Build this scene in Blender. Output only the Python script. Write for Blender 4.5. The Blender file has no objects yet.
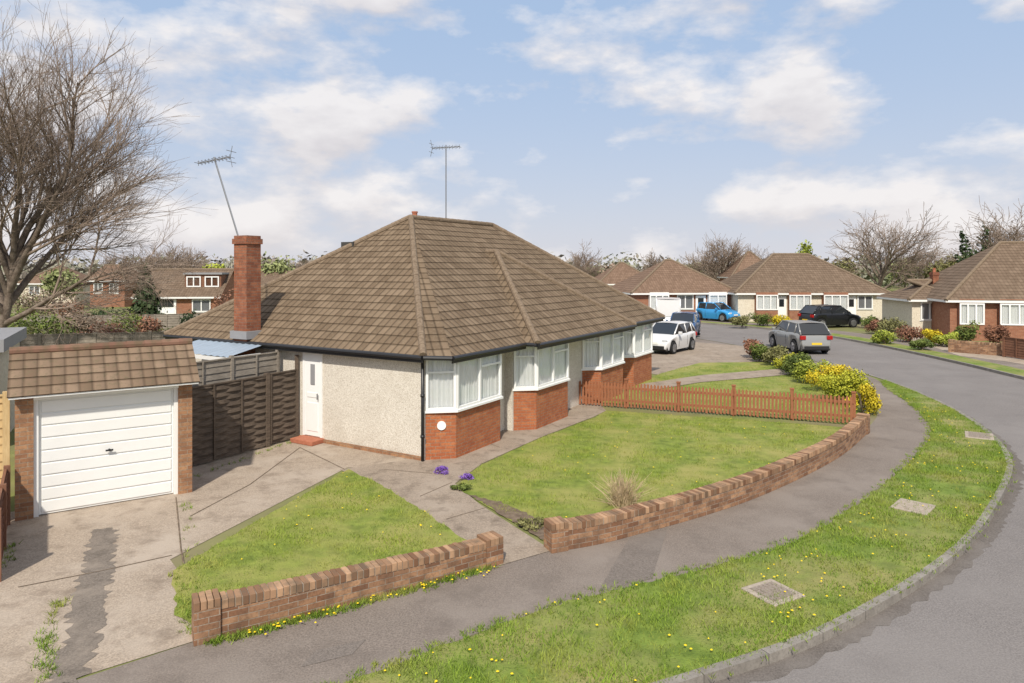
import bpy, math, random
import numpy as np
from mathutils import Vector
from mathutils.geometry import tessellate_polygon
random.seed(11)
scene=bpy.context.scene; COL=scene.collection
CAMH,F,HY=4.27,690.0,268.0
V=Vector
def G(px,py,z=0.0):
    Y=(CAMH-z)*F/(py-HY); return V(((px-512)/F*Y,Y,z))
def GD(px,Y,z=0.0): return V(((px-512)/F*Y,Y,z))
OFF={}
Z=V((0,0,1))
# ------------------------------------------------------------------ materials
class NT:
    def __init__(s,name):
        s.m=bpy.data.materials.new(name); s.m.use_nodes=True
        s.t=s.m.node_tree; s.b=s.t.nodes['Principled BSDF']
    def n(s,typ,ins=None,**kw):
        n=s.t.nodes.new(typ)
        for k,v in kw.items(): setattr(n,k,v)
        if ins:
            for k,v in ins.items(): s.set(n,k,v)
        return n
    def set(s,n,k,v):
        i=n.inputs[k]
        if isinstance(v,bpy.types.NodeSocket): s.t.links.new(v,i)
        else:
            if isinstance(v,(tuple,list)) and len(v)==3 and i.type=='RGBA': v=(*v,1)
            i.default_value=v
    def math(s,op,a,b=None,clamp=False):
        n=s.n('ShaderNodeMath',{0:a},operation=op,use_clamp=clamp)
        if b is not None: s.set(n,1,b)
        return n.outputs[0]
    def mix(s,f,a,b,blend='MIX'):
        n=s.n('ShaderNodeMix',data_type='RGBA',blend_type=blend)
        s.set(n,0,f); s.set(n,6,a); s.set(n,7,b); return n.outputs[2]
    def obj(s): return s.n('ShaderNodeTexCoord').outputs['Object']
    def uv(s): return s.n('ShaderNodeTexCoord').outputs['UV']
    def noise(s,vec,scale,detail=4,rough=.55):
        return s.n('ShaderNodeTexNoise',{'Vector':vec,'Scale':scale,'Detail':detail,'Roughness':rough}).outputs['Fac']
    def ramp(s,f,a,b):
        n=s.n('ShaderNodeMapRange',{0:f,1:a,2:b,3:0.0,4:1.0},clamp=True); return n.outputs[0]
    def bump(s,h,dist,strength=1.0):
        n=s.n('ShaderNodeBump',{'Height':h,'Distance':dist,'Strength':strength}); s.set(s.b,'Normal',n.outputs[0])
    def fin(s,col,rough=.85,spec=.3,metal=0):
        s.set(s.b,'Base Color',col); s.set(s.b,'Roughness',rough); s.set(s.b,'Metallic',metal)
        s.set(s.b,'Specular IOR Level',spec); return s.m
def m_noise(name,c1,c2,scale=8,detail=4,bump=.004,bscale=None,rough=.85,spec=.3,lo=.35,hi=.65,big=None,bigs=.6):
    t=NT(name); o=t.obj(); f=t.ramp(t.noise(o,scale,detail),lo,hi); c=t.mix(f,c1,c2)
    if big: c=t.mix(t.ramp(t.noise(o,bigs,4),.4,.68),c,big)
    if bump: t.bump(t.noise(o,bscale or scale*3,2),bump)
    return t.fin(c,rough,spec)
def m_plain(name,c,rough=.5,spec=.5,metal=0,var=.12):
    t=NT(name); o=t.obj(); f=t.noise(o,3.5,3)
    return t.fin(t.mix(f,tuple(x*(1-var) for x in c),tuple(min(1,x*(1+var)) for x in c)),rough,spec,metal)
def m_tarmac(name,base,light,dark,patch=.5,da=.6):
    t=NT(name); o=t.obj()
    f=t.noise(o,48,2,.7); c=t.mix(t.ramp(f,.3,.7),tuple(x*.68 for x in base),tuple(x*1.3 for x in base))
    c=t.mix(t.math('MULTIPLY',t.ramp(t.noise(o,patch,4,.6),.45,.66),.75),c,light)
    c=t.mix(t.math('MULTIPLY',t.ramp(t.noise(o,patch*2.7,5,.68),.5,.72),da),c,dark)
    t.bump(f,.006,.8); return t.fin(c,.92,.2)
def m_brick(name,cols,mortar,bw=.225,rh=.075,scale=1):
    t=NT(name); u=t.uv()
    br=t.n('ShaderNodeTexBrick',{'Vector':u,'Color1':cols[0],'Color2':cols[1],'Mortar':mortar,'Scale':1.0,'Mortar Size':.0055,'Mortar Smooth':.1,'Bias':0.0,'Brick Width':bw,'Row Height':rh})
    o=t.obj(); c=t.mix(t.math('MULTIPLY',t.ramp(t.noise(o,5,4),.4,.7),.6),br.outputs['Color'],cols[2])
    c=t.mix(t.math('MULTIPLY',t.ramp(t.noise(o,30,2),.45,.75),.45),c,tuple(x*.45 for x in cols[0]))
    h=t.math('SUBTRACT',1.0,br.outputs['Fac']); t.bump(h,.008)
    return t.fin(c,.88,.25)
def m_tiles(name,dark,mid,light,moss,tw=.21,g=.3,va=.5,hl=.5,ms=.6):
    t=NT(name); u=t.uv(); sx=t.n('ShaderNodeSeparateXYZ',{0:u})
    ua=t.math('DIVIDE',sx.outputs[0],tw); vb=t.math('DIVIDE',t.math('ADD',sx.outputs[1],.002),g)
    a=t.math('FLOOR',ua); b=t.math('FLOOR',vb)
    cv=t.n('ShaderNodeCombineXYZ',{0:a,1:b}).outputs[0]; w=t.n('ShaderNodeTexWhiteNoise',{'Vector':cv},noise_dimensions='2D').outputs['Value']
    c=t.mix(w,dark,light); o=t.obj()
    c=t.mix(.35,c,mid)
    c=t.mix(t.math('MULTIPLY',t.ramp(t.noise(o,.9,5,.65),.45,.72),.45),c,dark)
    c=t.mix(t.math('MULTIPLY',t.ramp(t.noise(o,13,4,.7),.5,.72),ms),c,moss)
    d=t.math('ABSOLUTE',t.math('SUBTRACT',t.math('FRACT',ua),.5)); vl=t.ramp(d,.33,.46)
    c=t.mix(t.math('MULTIPLY',vl,va),c,tuple(x*.25 for x in dark))  # roll valleys darkened in colour: painted shading together with moss and dirt
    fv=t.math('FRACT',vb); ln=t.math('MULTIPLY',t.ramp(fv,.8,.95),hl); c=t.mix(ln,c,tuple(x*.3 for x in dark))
    h=t.math('SUBTRACT',1.0,t.math('MULTIPLY',t.math('MULTIPLY',d,d),4.0)); t.bump(h,.018); return t.fin(c,.92,.15)
def m_wood(name,c1,c2,dark,sc=(3,3,40)):
    t=NT(name); o=t.obj(); mp=t.n('ShaderNodeMapping',{'Vector':o,'Scale':sc}).outputs[0]
    f=t.noise(mp,2.2,4,.6); c=t.mix(t.ramp(f,.35,.65),c1,c2); c=t.mix(t.math('MULTIPLY',t.ramp(t.noise(o,2.3,4),.45,.7),.6),c,dark)
    return t.fin(c,.85,.2)
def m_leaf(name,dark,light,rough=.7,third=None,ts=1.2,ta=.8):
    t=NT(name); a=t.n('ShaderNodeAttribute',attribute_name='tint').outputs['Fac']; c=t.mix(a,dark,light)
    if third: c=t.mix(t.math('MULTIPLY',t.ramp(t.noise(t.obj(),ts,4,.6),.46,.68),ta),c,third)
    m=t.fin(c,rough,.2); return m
def m_glass(name,tint=(.97,.985,.99),refl=.1):
    t=NT(name); ns=t.t.nodes; tr=t.n('ShaderNodeBsdfTransparent',{0:tint}); gl=t.n('ShaderNodeBsdfGlossy',{0:(.95,.97,1),'Roughness':.02})
    lw=t.n('ShaderNodeLayerWeight',{'Blend':.3}); f=t.math('ADD',t.math('MULTIPLY',lw.outputs['Fresnel'],.5),refl*.5,True)
    mx=t.n('ShaderNodeMixShader',{0:f,1:tr.outputs[0],2:gl.outputs[0]}); t.t.links.new(mx.outputs[0],ns['Material Output'].inputs[0]); return t.m
MT={}
MT['road']=m_tarmac('road_asphalt',(.19,.173,.165),(.225,.207,.197),(.15,.137,.131),.3,.5)
MT['gutter_dirt']=m_tarmac('gutter_dirt',(.14,.123,.111),(.185,.165,.15),(.105,.09,.08),.9,.6)
MT['pave']=m_tarmac('pavement_asphalt',(.195,.163,.14),(.245,.21,.183),(.13,.108,.093),.55,.65)
MT['pave2']=m_tarmac('pavement_patch',(.17,.145,.127),(.2,.173,.153),(.125,.107,.095),.8,.5)
MT['conc']=m_tarmac('drive_concrete',(.34,.277,.218),(.41,.345,.283),(.19,.148,.113),.8,.85)
MT['path']=m_tarmac('path_concrete',(.285,.23,.18),(.345,.285,.23),(.155,.122,.094),1.0,.85)
MT['strip']=m_tarmac('drive_dirt',(.18,.152,.128),(.26,.218,.18),(.1,.084,.07),1.6,.75)
MT['kerb']=m_brick('kerb_stone',((.23,.21,.185),(.29,.265,.235),(.16,.143,.125)),(.09,.08,.07),.91,5)
MT['lawn']=m_noise('lawn_turf',(.12,.16,.025),(.215,.265,.045),5,5,.02,40,big=(.3,.28,.085),bigs=.9)
MT['verge']=m_noise('verge_turf',(.095,.145,.02),(.18,.245,.04),4,5,.02,40,big=(.28,.25,.095),bigs=.8)
MT['land']=m_noise('garden_land',(.12,.145,.035),(.2,.22,.06),1.2,5,0,20,big=(.2,.165,.1),bigs=.25)
MT['ground']=m_noise('far_ground',(.12,.13,.07),(.17,.17,.09),.05,5,0,2,big=(.14,.12,.09),bigs=.02)
MT['soil']=m_noise('soil',(.12,.085,.06),(.2,.15,.105),9,5,.02,40)
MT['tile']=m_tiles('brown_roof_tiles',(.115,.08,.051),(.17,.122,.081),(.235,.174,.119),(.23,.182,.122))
MT['tile_g']=m_tiles('garage_roof_tiles',(.13,.087,.057),(.195,.135,.092),(.265,.19,.133),(.13,.11,.065),.2,.22,.35,.5,.75)
MT['tile_bg']=m_tiles('far_roof_tiles',(.125,.086,.06),(.17,.12,.085),(.215,.155,.112),(.17,.14,.095),va=.2,hl=.25)
MT['tile_red']=m_tiles('red_roof_tiles',(.15,.095,.066),(.2,.128,.09),(.245,.163,.117),(.18,.14,.095),va=.2,hl=.25)
MT['hip']=m_noise('hip_tiles',(.145,.105,.07),(.225,.168,.117),14,4,.005)
MT['brick']=m_brick('red_brick',((.38,.115,.048),(.48,.18,.075),(.28,.09,.045)),(.36,.27,.2))
MT['brick_bg']=m_brick('brown_red_brick',((.31,.125,.07),(.39,.185,.11),(.25,.115,.075)),(.34,.26,.2))
MT['brick_c']=m_brick('weathered_chimney_brick',((.25,.085,.046),(.38,.15,.08),(.14,.06,.042)),(.28,.21,.16))
MT['brick_w']=m_brick('mixed_brown_brick',((.19,.092,.052),(.44,.255,.145),(.12,.078,.054)),(.35,.28,.22))
MT['brick_g']=m_brick('garage_brick',((.28,.135,.072),(.42,.235,.125),(.17,.095,.06)),(.35,.28,.21))
def coping(name='coping_brick',a=(.15,.075,.042),b=(.45,.28,.17),w=(.13,.1,.07)):
    t=NT(name); o=t.obj(); g=t.n('ShaderNodeNewGeometry').outputs['Random Per Island']
    c=t.mix(g,a,b); c=t.mix(t.math('MULTIPLY',t.ramp(t.noise(o,6,4),.42,.7),.7),c,w); return t.fin(c,.88,.2)
MT['cope']=coping(); MT['ridge']=coping('mossy_ridge_tiles',(.15,.08,.056),(.23,.13,.092),(.1,.088,.05))
MT['mortar']=m_noise('mortar',(.28,.23,.18),(.36,.3,.24),20,3,0)
def pebble(name,a,b,c,sc=62.):
    t=NT(name); o=t.obj(); vo=t.n('ShaderNodeTexVoronoi',{'Vector':o,'Scale':sc}); sx=t.n('ShaderNodeSeparateColor',{0:vo.outputs['Color']})
    col=t.mix(sx.outputs[0],a,b); col=t.mix(t.math('MULTIPLY',t.ramp(sx.outputs[1],.8,.86),.65),col,c)
    col=t.mix(t.math('MULTIPLY',t.ramp(t.noise(o,1.2,4),.45,.7),.32),col,c); t.bump(vo.outputs['Distance'],.005); return t.fin(col,.9,.2)
MT['dash']=pebble('pebbledash',(.55,.505,.435),(.71,.665,.59),(.4,.345,.28))
MT['cream']=pebble('cream_render',(.6,.54,.43),(.7,.64,.53),(.5,.44,.35),20.)
MT['white']=m_plain('white_upvc',(.82,.82,.81),.35,.5,var=.03)
MT['whitep']=m_plain('white_paint',(.78,.78,.76),.45,.4,var=.05)
MT['black']=m_plain('black_plastic',(.018,.018,.02),.4,.5)
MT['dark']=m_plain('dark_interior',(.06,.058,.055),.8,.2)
MT['metal']=m_plain('grey_metal',(.35,.35,.36),.4,.5,.8)
MT['lead']=m_plain('lead_flashing',(.26,.26,.27),.6,.4)
MT['curtain']=m_plain('net_curtain',(.86,.86,.84),.9,.1,var=.06)
MT['glass']=m_glass('window_glass'); MT['cglass']=m_plain('car_glass',(.02,.023,.027),.05,.8)
MT['poly']=m_plain('polycarbonate',(.27,.33,.4),.35,.5)
MT['fdark']=m_wood('dark_weathered_timber',(.08,.06,.046),(.15,.116,.088),(.065,.05,.04),(3,3,30))
MT['fgrey']=m_wood('grey_weathered_timber',(.22,.19,.16),(.34,.3,.25),(.16,.135,.11),(3,3,30))
MT['fred']=m_wood('red_brown_stained_timber',(.25,.095,.045),(.34,.145,.078),(.18,.07,.036),(30,30,3))
MT['flight']=m_wood('pale_timber',(.5,.35,.17),(.6,.45,.24),(.4,.27,.13),(30,30,3))
MT['fbrown']=m_wood('brown_timber',(.18,.085,.05),(.25,.125,.08),(.12,.06,.04),(30,30,3))
MT['bark']=m_noise('bark',(.12,.09,.07),(.22,.175,.14),6,4,.02)
MT['twig']=m_noise('twigs',(.2,.148,.115),(.3,.235,.188),3,3,0)
MT['tstone']=m_noise('cover_concrete',(.31,.26,.21),(.4,.34,.28),16,4,.006)
MT['iron']=m_noise('cover_plate',(.22,.18,.145),(.31,.26,.22),30,3,.01)
MT['step']=m_noise('red_tile',(.34,.12,.07),(.42,.16,.095),12,3,0)
MT['straw']=m_noise('dry_stems',(.4,.3,.18),(.56,.43,.28),8,3,0)
MT['red']=m_plain('red_lens',(.35,.01,.01),.15,.6); MT['lens']=m_plain('clear_lens',(.6,.62,.65),.1,.8)
MT['plate_y']=m_plain('yellow_plate',(.7,.5,.05),.4,.4); MT['plate_w']=m_plain('white_plate',(.75,.75,.72),.4,.4)
MT['tyre']=m_plain('tyre_rubber',(.02,.02,.021),.8,.2)
MT['dand']=m_plain('yellow_petals',(.75,.55,.02),.7,.2)
# ------------------------------------------------------------------ mesh builder
def reg(o,off): OFF[o.name]=V(off)
def thing(name,label,cat,loc=(0,0,0),group=None,world=True):
    o=bpy.data.objects.new(name,None); COL.objects.link(o); o.location=loc; o.empty_display_size=.2
    o['label']=label; o['category']=cat
    if group: o['group']=group
    reg(o,loc if world else (0,0,0)); return o
def tag(o,label,cat,group=None,kind=None):
    o['label']=label; o['category']=cat
    if group: o['group']=group
    if kind: o['kind']=kind
    return o
class MB:
    def __init__(s): s.v=[]; s.f=[]; s.u=[]
    def face(s,pts,uv=None):
        i=len(s.v); s.v+=[V(p) for p in pts]; s.f.append(list(range(i,i+len(pts)))); s.u.append(uv)
    def obox(s,o,a,b,c):
        o,a,b,c=V(o),V(a),V(b),V(c)
        if a.cross(b).dot(c)<0: a,b=b,a
        i=len(s.v); s.v+=[o,o+a,o+a+b,o+b,o+c,o+a+c,o+a+b+c,o+b+c]
        for f in ((0,3,2,1),(4,5,6,7),(0,1,5,4),(1,2,6,5),(2,3,7,6),(3,0,4,7)): s.f.append([i+k for k in f]); s.u.append(None)
    def box(s,c,x,y,z,rz=0.0):
        ca,sa=math.cos(rz),math.sin(rz); a=V((ca,sa,0))*x; b=V((-sa,ca,0))*y; s.obox(V(c)-a/2-b/2,a,b,V((0,0,z)))
    def bar(s,p,q,n,w,d):      # bar from p to q, depth d along n, width w across
        p,q,n=V(p),V(q),V(n).normalized(); a=q-p; c=a.cross(n).normalized()*w; s.obox(p-c/2-n*d/2,a,n*d,c)
    def tube(s,p,q,r0,r1=None,n=8,cap=True):
        p,q=V(p),V(q); r1=r0 if r1 is None else r1; d=(q-p).normalized(); h=V((1,0,0)) if abs(d.x)<.8 else V((0,1,0))
        a=d.cross(h).normalized(); b=d.cross(a); i=len(s.v)
        for (c,r) in ((p,r0),(q,r1)):
            for k in range(n): t=2*math.pi*k/n; s.v.append(c+a*r*math.cos(t)+b*r*math.sin(t))
        for k in range(n): s.f.append([i+k,i+n+k,i+n+(k+1)%n,i+(k+1)%n]); s.u.append(None)
        if cap: s.f.append([i+k for k in range(n)]); s.f.append([i+2*n-1-k for k in range(n)]); s.u+=[None,None]
    def build(s,name,mat,parent=None,smooth=False,bevel=0):
        off=OFF[parent.name] if parent else V((0,0,0))
        me=bpy.data.meshes.new(name); me.from_pydata([tuple(p-off) for p in s.v],[],s.f)
        ul=me.uv_layers.new(name='UVMap'); buf=[]
        for f,uv in zip(s.f,s.u):
            P=[s.v[i] for i in f]
            if uv is None:
                n=V((0,0,0))
                for k in range(1,len(P)-1): n+=(P[k]-P[0]).cross(P[k+1]-P[0])
                if n.length>0: n.normalize()
                if abs(n.z)>.8: uv=[(p.x,p.y) for p in P]
                else:
                    t=Z.cross(n).normalized(); uv=[(p.dot(t),p.z) for p in P]
            for w in uv: buf+= [w[0],w[1]]
        ul.data.foreach_set('uv',buf); me.materials.append(mat)
        if smooth: me.polygons.foreach_set('use_smooth',[True]*len(me.polygons))
        o=bpy.data.objects.new(name,me); COL.objects.link(o)
        if parent: o.parent=parent
        reg(o,off)
        if bevel: b=o.modifiers.new('b','BEVEL'); b.width=bevel; b.segments=2; b.limit_method='ANGLE'
        return o
def rawmesh(name,verts,faces,mat,parent=None,tint=None):
    me=bpy.data.meshes.new(name); verts=np.asarray(verts,dtype=np.float32); faces=np.asarray(faces,dtype=np.int32); k=faces.shape[1]
    me.vertices.add(len(verts)); me.vertices.foreach_set('co',verts.ravel()); me.loops.add(faces.size); me.loops.foreach_set('vertex_index',faces.ravel())
    me.polygons.add(len(faces)); me.polygons.foreach_set('loop_start',np.arange(0,faces.size,k,dtype=np.int32)); me.polygons.foreach_set('loop_total',np.full(len(faces),k,dtype=np.int32))
    if tint is not None:
        a=me.attributes.new('tint','FLOAT','POINT'); a.data.foreach_set('value',np.asarray(tint,dtype=np.float32))
    me.materials.append(mat); me.update(calc_edges=True); me.validate()
    o=bpy.data.objects.new(name,me); COL.objects.link(o)
    if parent: o.parent=parent; reg(o,OFF[parent.name])
    return o
def smooth(pts,n=8):
    P=[V(p[:2]) for p in pts]; P=[P[0]*2-P[1]]+P+[P[-1]*2-P[-2]]; out=[]
    for i in range(1,len(P)-2):
        a,b,c,d=P[i-1:i+3]
        for k in range(n):
            t=k/n; out.append(.5*((2*b)+(c-a)*t+(2*a-5*b+4*c-d)*t*t+(3*b-a-3*c+d)*t**3))
    out.append(P[-2]); return out
def offset(pts,d):
    out=[]
    for i,p in enumerate(pts):
        a=pts[max(0,i-1)]; b=pts[min(len(pts)-1,i+1)]; t=(b-a).normalized(); out.append(p+V((-t.y,t.x))*d)
    return out
def ragged(poly,step=.12,amp=.03,seed=1,closed=True):
    rnd=random.Random(seed); out=[]; N=len(poly) if closed else len(poly)-1
    for i in range(N):
        a,b=V(poly[i][:2]),V(poly[(i+1)%len(poly)][:2]); n=max(1,int((b-a).length/step)); t=(b-a).normalized(); nr=V((-t.y,t.x))
        for k in range(n): out.append(a.lerp(b,k/n)+nr*rnd.uniform(-amp,amp))
    if not closed: out.append(V(poly[-1][:2]))
    return out
def sheet(name,poly,z,mat,label=None,kind='structure'):
    P=[V((p[0],p[1],z)) for p in poly]; tri=tessellate_polygon([P]); m=MB()
    for t in tri:
        q=[P[i] for i in t]
        if (q[1]-q[0]).cross(q[2]-q[0]).z<0: q.reverse()
        m.face(q)
    o=m.build(name,mat); o['kind']=kind
    return o
# ------------------------------------------------------------------ ground
kerb=smooth([(-40,-9),(-14,1.2),(-6,3.9),(-1.5,5.7),(1.73,7.1),(3.92,8.25),(6.78,10.45),(9.36,13.15),(11.2,15.5),(12.6,18.4),(13.75,22.3),(14.3,27.5),(13.6,33.5),(11.6,40.9),(8.4,48),(2,57),(-10,69),(-40,90)])
fark=smooth([(-40,-19),(-10,-6.5),(0,-1.8),(8,2.2),(15,8),(18.6,14),(19.8,20),(20.0,26.8),(20.3,31.3),(20.4,38.3),(19.8,44.5),(17.6,50),(13.5,55.5),(6,64),(-8,77),(-40,100)])
g=sheet('ground',[(-3000,-3000),(3000,-3000),(3000,3000),(-3000,3000)],-.13,MT['ground'])
sheet('road',kerb+fark[::-1],-.1,MT['road'])
kg=[p for p in kerb if p.x>-4 and p.y<40 and p.y>4]; sheet('road_gutter',offset(kg,-.005)+ragged(offset(kg,-.2),.12,.05,9,False)[::-1],-.096,MT['gutter_dirt'])
sheet('near_land',kerb+[V((-140,90)),V((-140,-9))],0,MT['land'])
sheet('far_land',fark+[V((-40,170)),V((160,170)),V((160,-19))],0,MT['land'])
def kerbline(name,pts,side):
    m=MB(); a=0; I=offset(pts,side*.105); O=offset(pts,-side*.012)
    for i in range(len(pts)-1):
        l=(pts[i+1]-pts[i]).length; b=a+l
        def q(z,P,k): return V((P[k].x,P[k].y,z))
        m.face([q(.016,I,i),q(.016,O,i),q(.016,O,i+1),q(.016,I,i+1)],[(a,1),(a,2),(b,2),(b,1)])
        m.face([q(.016,O,i),q(-.12,O,i),q(-.12,O,i+1),q(.016,O,i+1)],[(a,2),(a,3),(b,3),(b,2)])
        a=b
    o=m.build(name,MT['kerb']); o['kind']='structure'
kerbline('near_kerb',kerb,1); kerbline('far_kerb',fark,-1)
# walls' base lines
wl=smooth([G(206,638),G(275,621),G(350,601),G(430,580),G(490,563)],5)
wr=smooth([G(556,549),G(600,541),G(650,528),G(700,514),G(750,497),G(800,475),G(838,454),G(863,433)],5)
pav_out=smooth([(-14,-.5),(-6.5,4.4),(-3.5,6.1),G(345,683),G(460,640),G(560,605),G(660,580),G(740,560),G(800,540),G(850,510),G(895,475),G(922,449),G(930,430),G(915,408),G(888,390),(14.1,27.5),(13.45,33.4),(11.5,40.8),(8.3,47.8),(2,56.7)],5)
pav_in=[V((-14,2.0)),V((-6.5,5.7)),V((-4.5,7.15))]+wl+wr+smooth([G(863,433),G(878,414),G(872,398),(12.2,27),(11.6,33),(9.7,40),(6.5,47),(0.5,55.5)],5)[1:]
sheet('pavement',pav_out+pav_in[::-1],.004,MT['pave'])
xy=lambda p:V((p[0],p[1]))
def px(*pts): return [xy(G(*p)) for p in pts]
sheet('pavement_patch',px((598,592),(652,579),(668,527),(630,537)),.008,MT['pave2'])
sheet('pavement_patch',px((300,668),(352,655),(366,640),(316,651)),.008,MT['pave2'])
vi=[p for p in pav_out if p.y<26.5 and p.x>-9]; vk=[p for p in offset(kerb,.105) if p.y<26.8 and p.x>-9]
verge=ragged(vi,.15,.05,4,False)+vk[::-1]
sheet('verge',verge,.012,MT['verge'])
fo=[p for p in fark if p.y>15]
sheet('far_verge',offset(fo,-.105)+offset(fo,-1.3)[::-1],.006,MT['verge'])
sheet('far_pavement',offset(fo,-1.3)+offset(fo,-3.0)[::-1],.004,MT['pave'])
drive=[V((-14,2.1)),V((-6.5,5.75)),V((-4.5,7.2))]+px((206,638),(200,600),(170,560),(347,468),(432,466),(424,455),(290,432),(185,458))+[V((-8.6,12.2)),V((-12,9))]
sheet('driveway',drive,.008,MT['conc'])
sheet('drive_strip',ragged(px((92,530),(117,528),(113,565),(104,610),(94,655),(80,683),(44,690),(64,640),(76,590)),.07,.07,3),.012,MT['strip'])
path=px((340,470),(424,458),(436,455),(506,424),(516,420),(572,404),(600,404),(606,411),(594,417),(540,438),(482,464),(455,484),(480,505),(552,551),(500,566),(440,535),(400,502))
sheet('garden_path',path,.012,MT['path'])
jm=MB()
for ln in (((176,498),(181,550),(196,628)),((18,588),(100,572),(172,556)),((190,517),(250,485),(300,448)),((300,448),(345,470)),((420,497),(452,483)),((446,520),(487,508)),((384,470),(432,474)),((478,440),(500,448)),((540,420),(560,428))):
    for a,b in zip(ln[:-1],ln[1:]):
        p,q=G(*a),G(*b); d=(q-p); n_=V((-d.y,d.x,0)).normalized()*.01; jm.face([p-n_+Z*.0155,q-n_+Z*.0155,q+n_+Z*.0155,p+n_+Z*.0155])
o=jm.build('paving_joints',MT['soil']); o['kind']='structure'
lawn_l=px((348,470),(378,484),(420,510),(466,541),(470,562))+[p for p in wl if p.x<-.75][::-1]+px((176,616),(172,572),(230,538))
lawn_l=ragged(lawn_l,.15,.03,6)
sheet('left_lawn',lawn_l,.018,MT['lawn'])
lawn_r=px((456,487),(470,474),(482,465),(540,439),(594,418),(606,411),(848,428))+wr[::-1]+px((520,528),(480,504))
lawn_r=ragged(lawn_r,.2,.03,7)
sheet('right_lawn',lawn_r,.018,MT['lawn'])
sheet('soil_bed',ragged(px((470,496),(500,503),(545,522),(580,532),(600,540),(554,547),(520,527)),.1,.04,8),.024,MT['soil'])
lawn_2=px((600,403),(660,374),(700,363),(770,362),(812,374),(845,392),(862,412),(850,425))
sheet('neighbour_lawn',lawn_2,.014,MT['lawn'])
npath=px((640,385),(700,376),(760,371),(800,368),(812,373),(770,377),(700,383),(640,393))
sheet('neighbour_path',npath,.03,MT['path'])
sheet('neighbour_drive',px((640,372),(650,355),(690,342),(745,346),(800,362),(770,363),(700,366),(665,376)),.010,MT['path'])
sheet('opposite_drive',px((905,338),(960,356),(1010,362),(1060,372),(1060,362),(985,348),(930,335)),.009,MT['conc'])
# ------------------------------------------------------------------ roof courses
def roof_plane(mb,poly,gauge=.3,lift=.012):
    P=[V(p) for p in poly]; n=(P[1]-P[0]).cross(P[2]-P[0]).normalized()
    if n.z<0: n=-n
    e=Z.cross(n).normalized(); s=n.cross(e); o=min(P,key=lambda p:p.z)
    Q=[((p-o).dot(e),(p-o).dot(s)) for p in P]; su=P[0].dot(e)-Q[0][0]
    if sum(Q[i][0]*Q[(i+1)%len(Q)][1]-Q[(i+1)%len(Q)][0]*Q[i][1] for i in range(len(Q)))<0: Q=Q[::-1]
    T=max(q[1] for q in Q); k=0
    def clip(Q,t,keep_above):
        out=[]
        for i in range(len(Q)):
            a,b=Q[i],Q[(i+1)%len(Q)]; ia=(a[1]>=t)==keep_above or abs(a[1]-t)<1e-9; ib=(b[1]>=t)==keep_above or abs(b[1]-t)<1e-9
            if ia: out.append(a)
            if ia!=ib:
                f=(t-a[1])/(b[1]-a[1]); out.append((a[0]+f*(b[0]-a[0]),t))
        return out
    while k*gauge<T-1e-4:
        t0,t1=k*gauge,min(T,(k+1)*gauge); C=clip(clip(Q,t0,True),t1,False); k+=1
        if len(C)<3: continue
        def w(q,l=None): 
            h=lift*(1-(q[1]-t0)/gauge) if l is None else l
            return o+e*q[0]+s*q[1]+n*h
        mb.face([w(q) for q in C],[(q[0]+su,q[1]) for q in C])
        lo=[q for q in C if abs(q[1]-t0)<1e-6]
        if len(lo)>=2:
            a=min(lo); b=max(lo); mb.face([w(a,-.01),w(b,-.01),w(b),w(a)],[(a[0]+su,t0-.012),(b[0]+su,t0-.012),(b[0]+su,t0-.006),(a[0]+su,t0-.006)])
def hip_run(p,q,par,r=.085,step=.36,name='hip_tiles',mat='hip'):
    p,q=V(p),V(q); L=(q-p).length
    if L<.2: return
    d=(q-p)/L; k=0; mb=MB()
    while k*step<L-.05:
        a=p+d*k*step; b=p+d*min(L,(k+1)*step+.02); mb.tube(a,b,r+.008,r,10); k+=1
    mb.build(name,MT[mat],par)
# ------------------------------------------------------------------ window facet
def facet(parent,p,q,z0,z1,out,mull=(),transom=None,fmat=None,curtain=True,fw=.06,pane='window_pane'):
    p,q=V((p[0],p[1],0)),V((q[0],q[1],0)); n=V((out[0],out[1],0)).normalized(); d=(q-p).normalized(); L=(q-p).length
    m=MB(); u=lambda s,z:p+d*s+V((0,0,z))
    m.obox(u(0,z0)-n*.03,d*L,n*.07,Z*fw); m.obox(u(0,z1-fw)-n*.03,d*L,n*.07,Z*fw)
    xs=[0]+[L*f for f in mull]+[L]
    for i,x in enumerate(xs):
        a=x if i==0 else (x-fw if i==len(xs)-1 else x-fw/2); m.obox(u(a,z0+fw)-n*.03,d*fw,n*.072,Z*(z1-z0-2*fw))
    if transom:
        for i in transom: 
            zt=z0+(z1-z0)*.7; m.obox(u(xs[i]+fw,zt)-n*.028,d*(xs[i+1]-xs[i]-1.5*fw),n*.066,Z*.045)
    f=m.build('window_frame',fmat or MT['white'],parent)
    for i in range(len(xs)-1):
        g_=MB(); g_.face([u(xs[i]+.02,z0+.02),u(xs[i+1]-.02,z0+.02),u(xs[i+1]-.02,z1-.02),u(xs[i]+.02,z1-.02)]); g_.build(pane,MT['glass'],parent)
    if curtain:
        c=MB(); N=max(6,int(L/.035)); pts=[u(L*k/N,0)-n*(.07+.02*math.sin(k*2.1)+.01*math.sin(k*.7)) for k in range(N+1)]
        for k in range(N): c.face([pts[k]+Z*(z0+.02),pts[k+1]+Z*(z0+.02),pts[k+1]+Z*(z1-.03),pts[k]+Z*(z1-.03)])
        c.build('curtain',MT['curtain'],parent)
    return f
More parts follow.
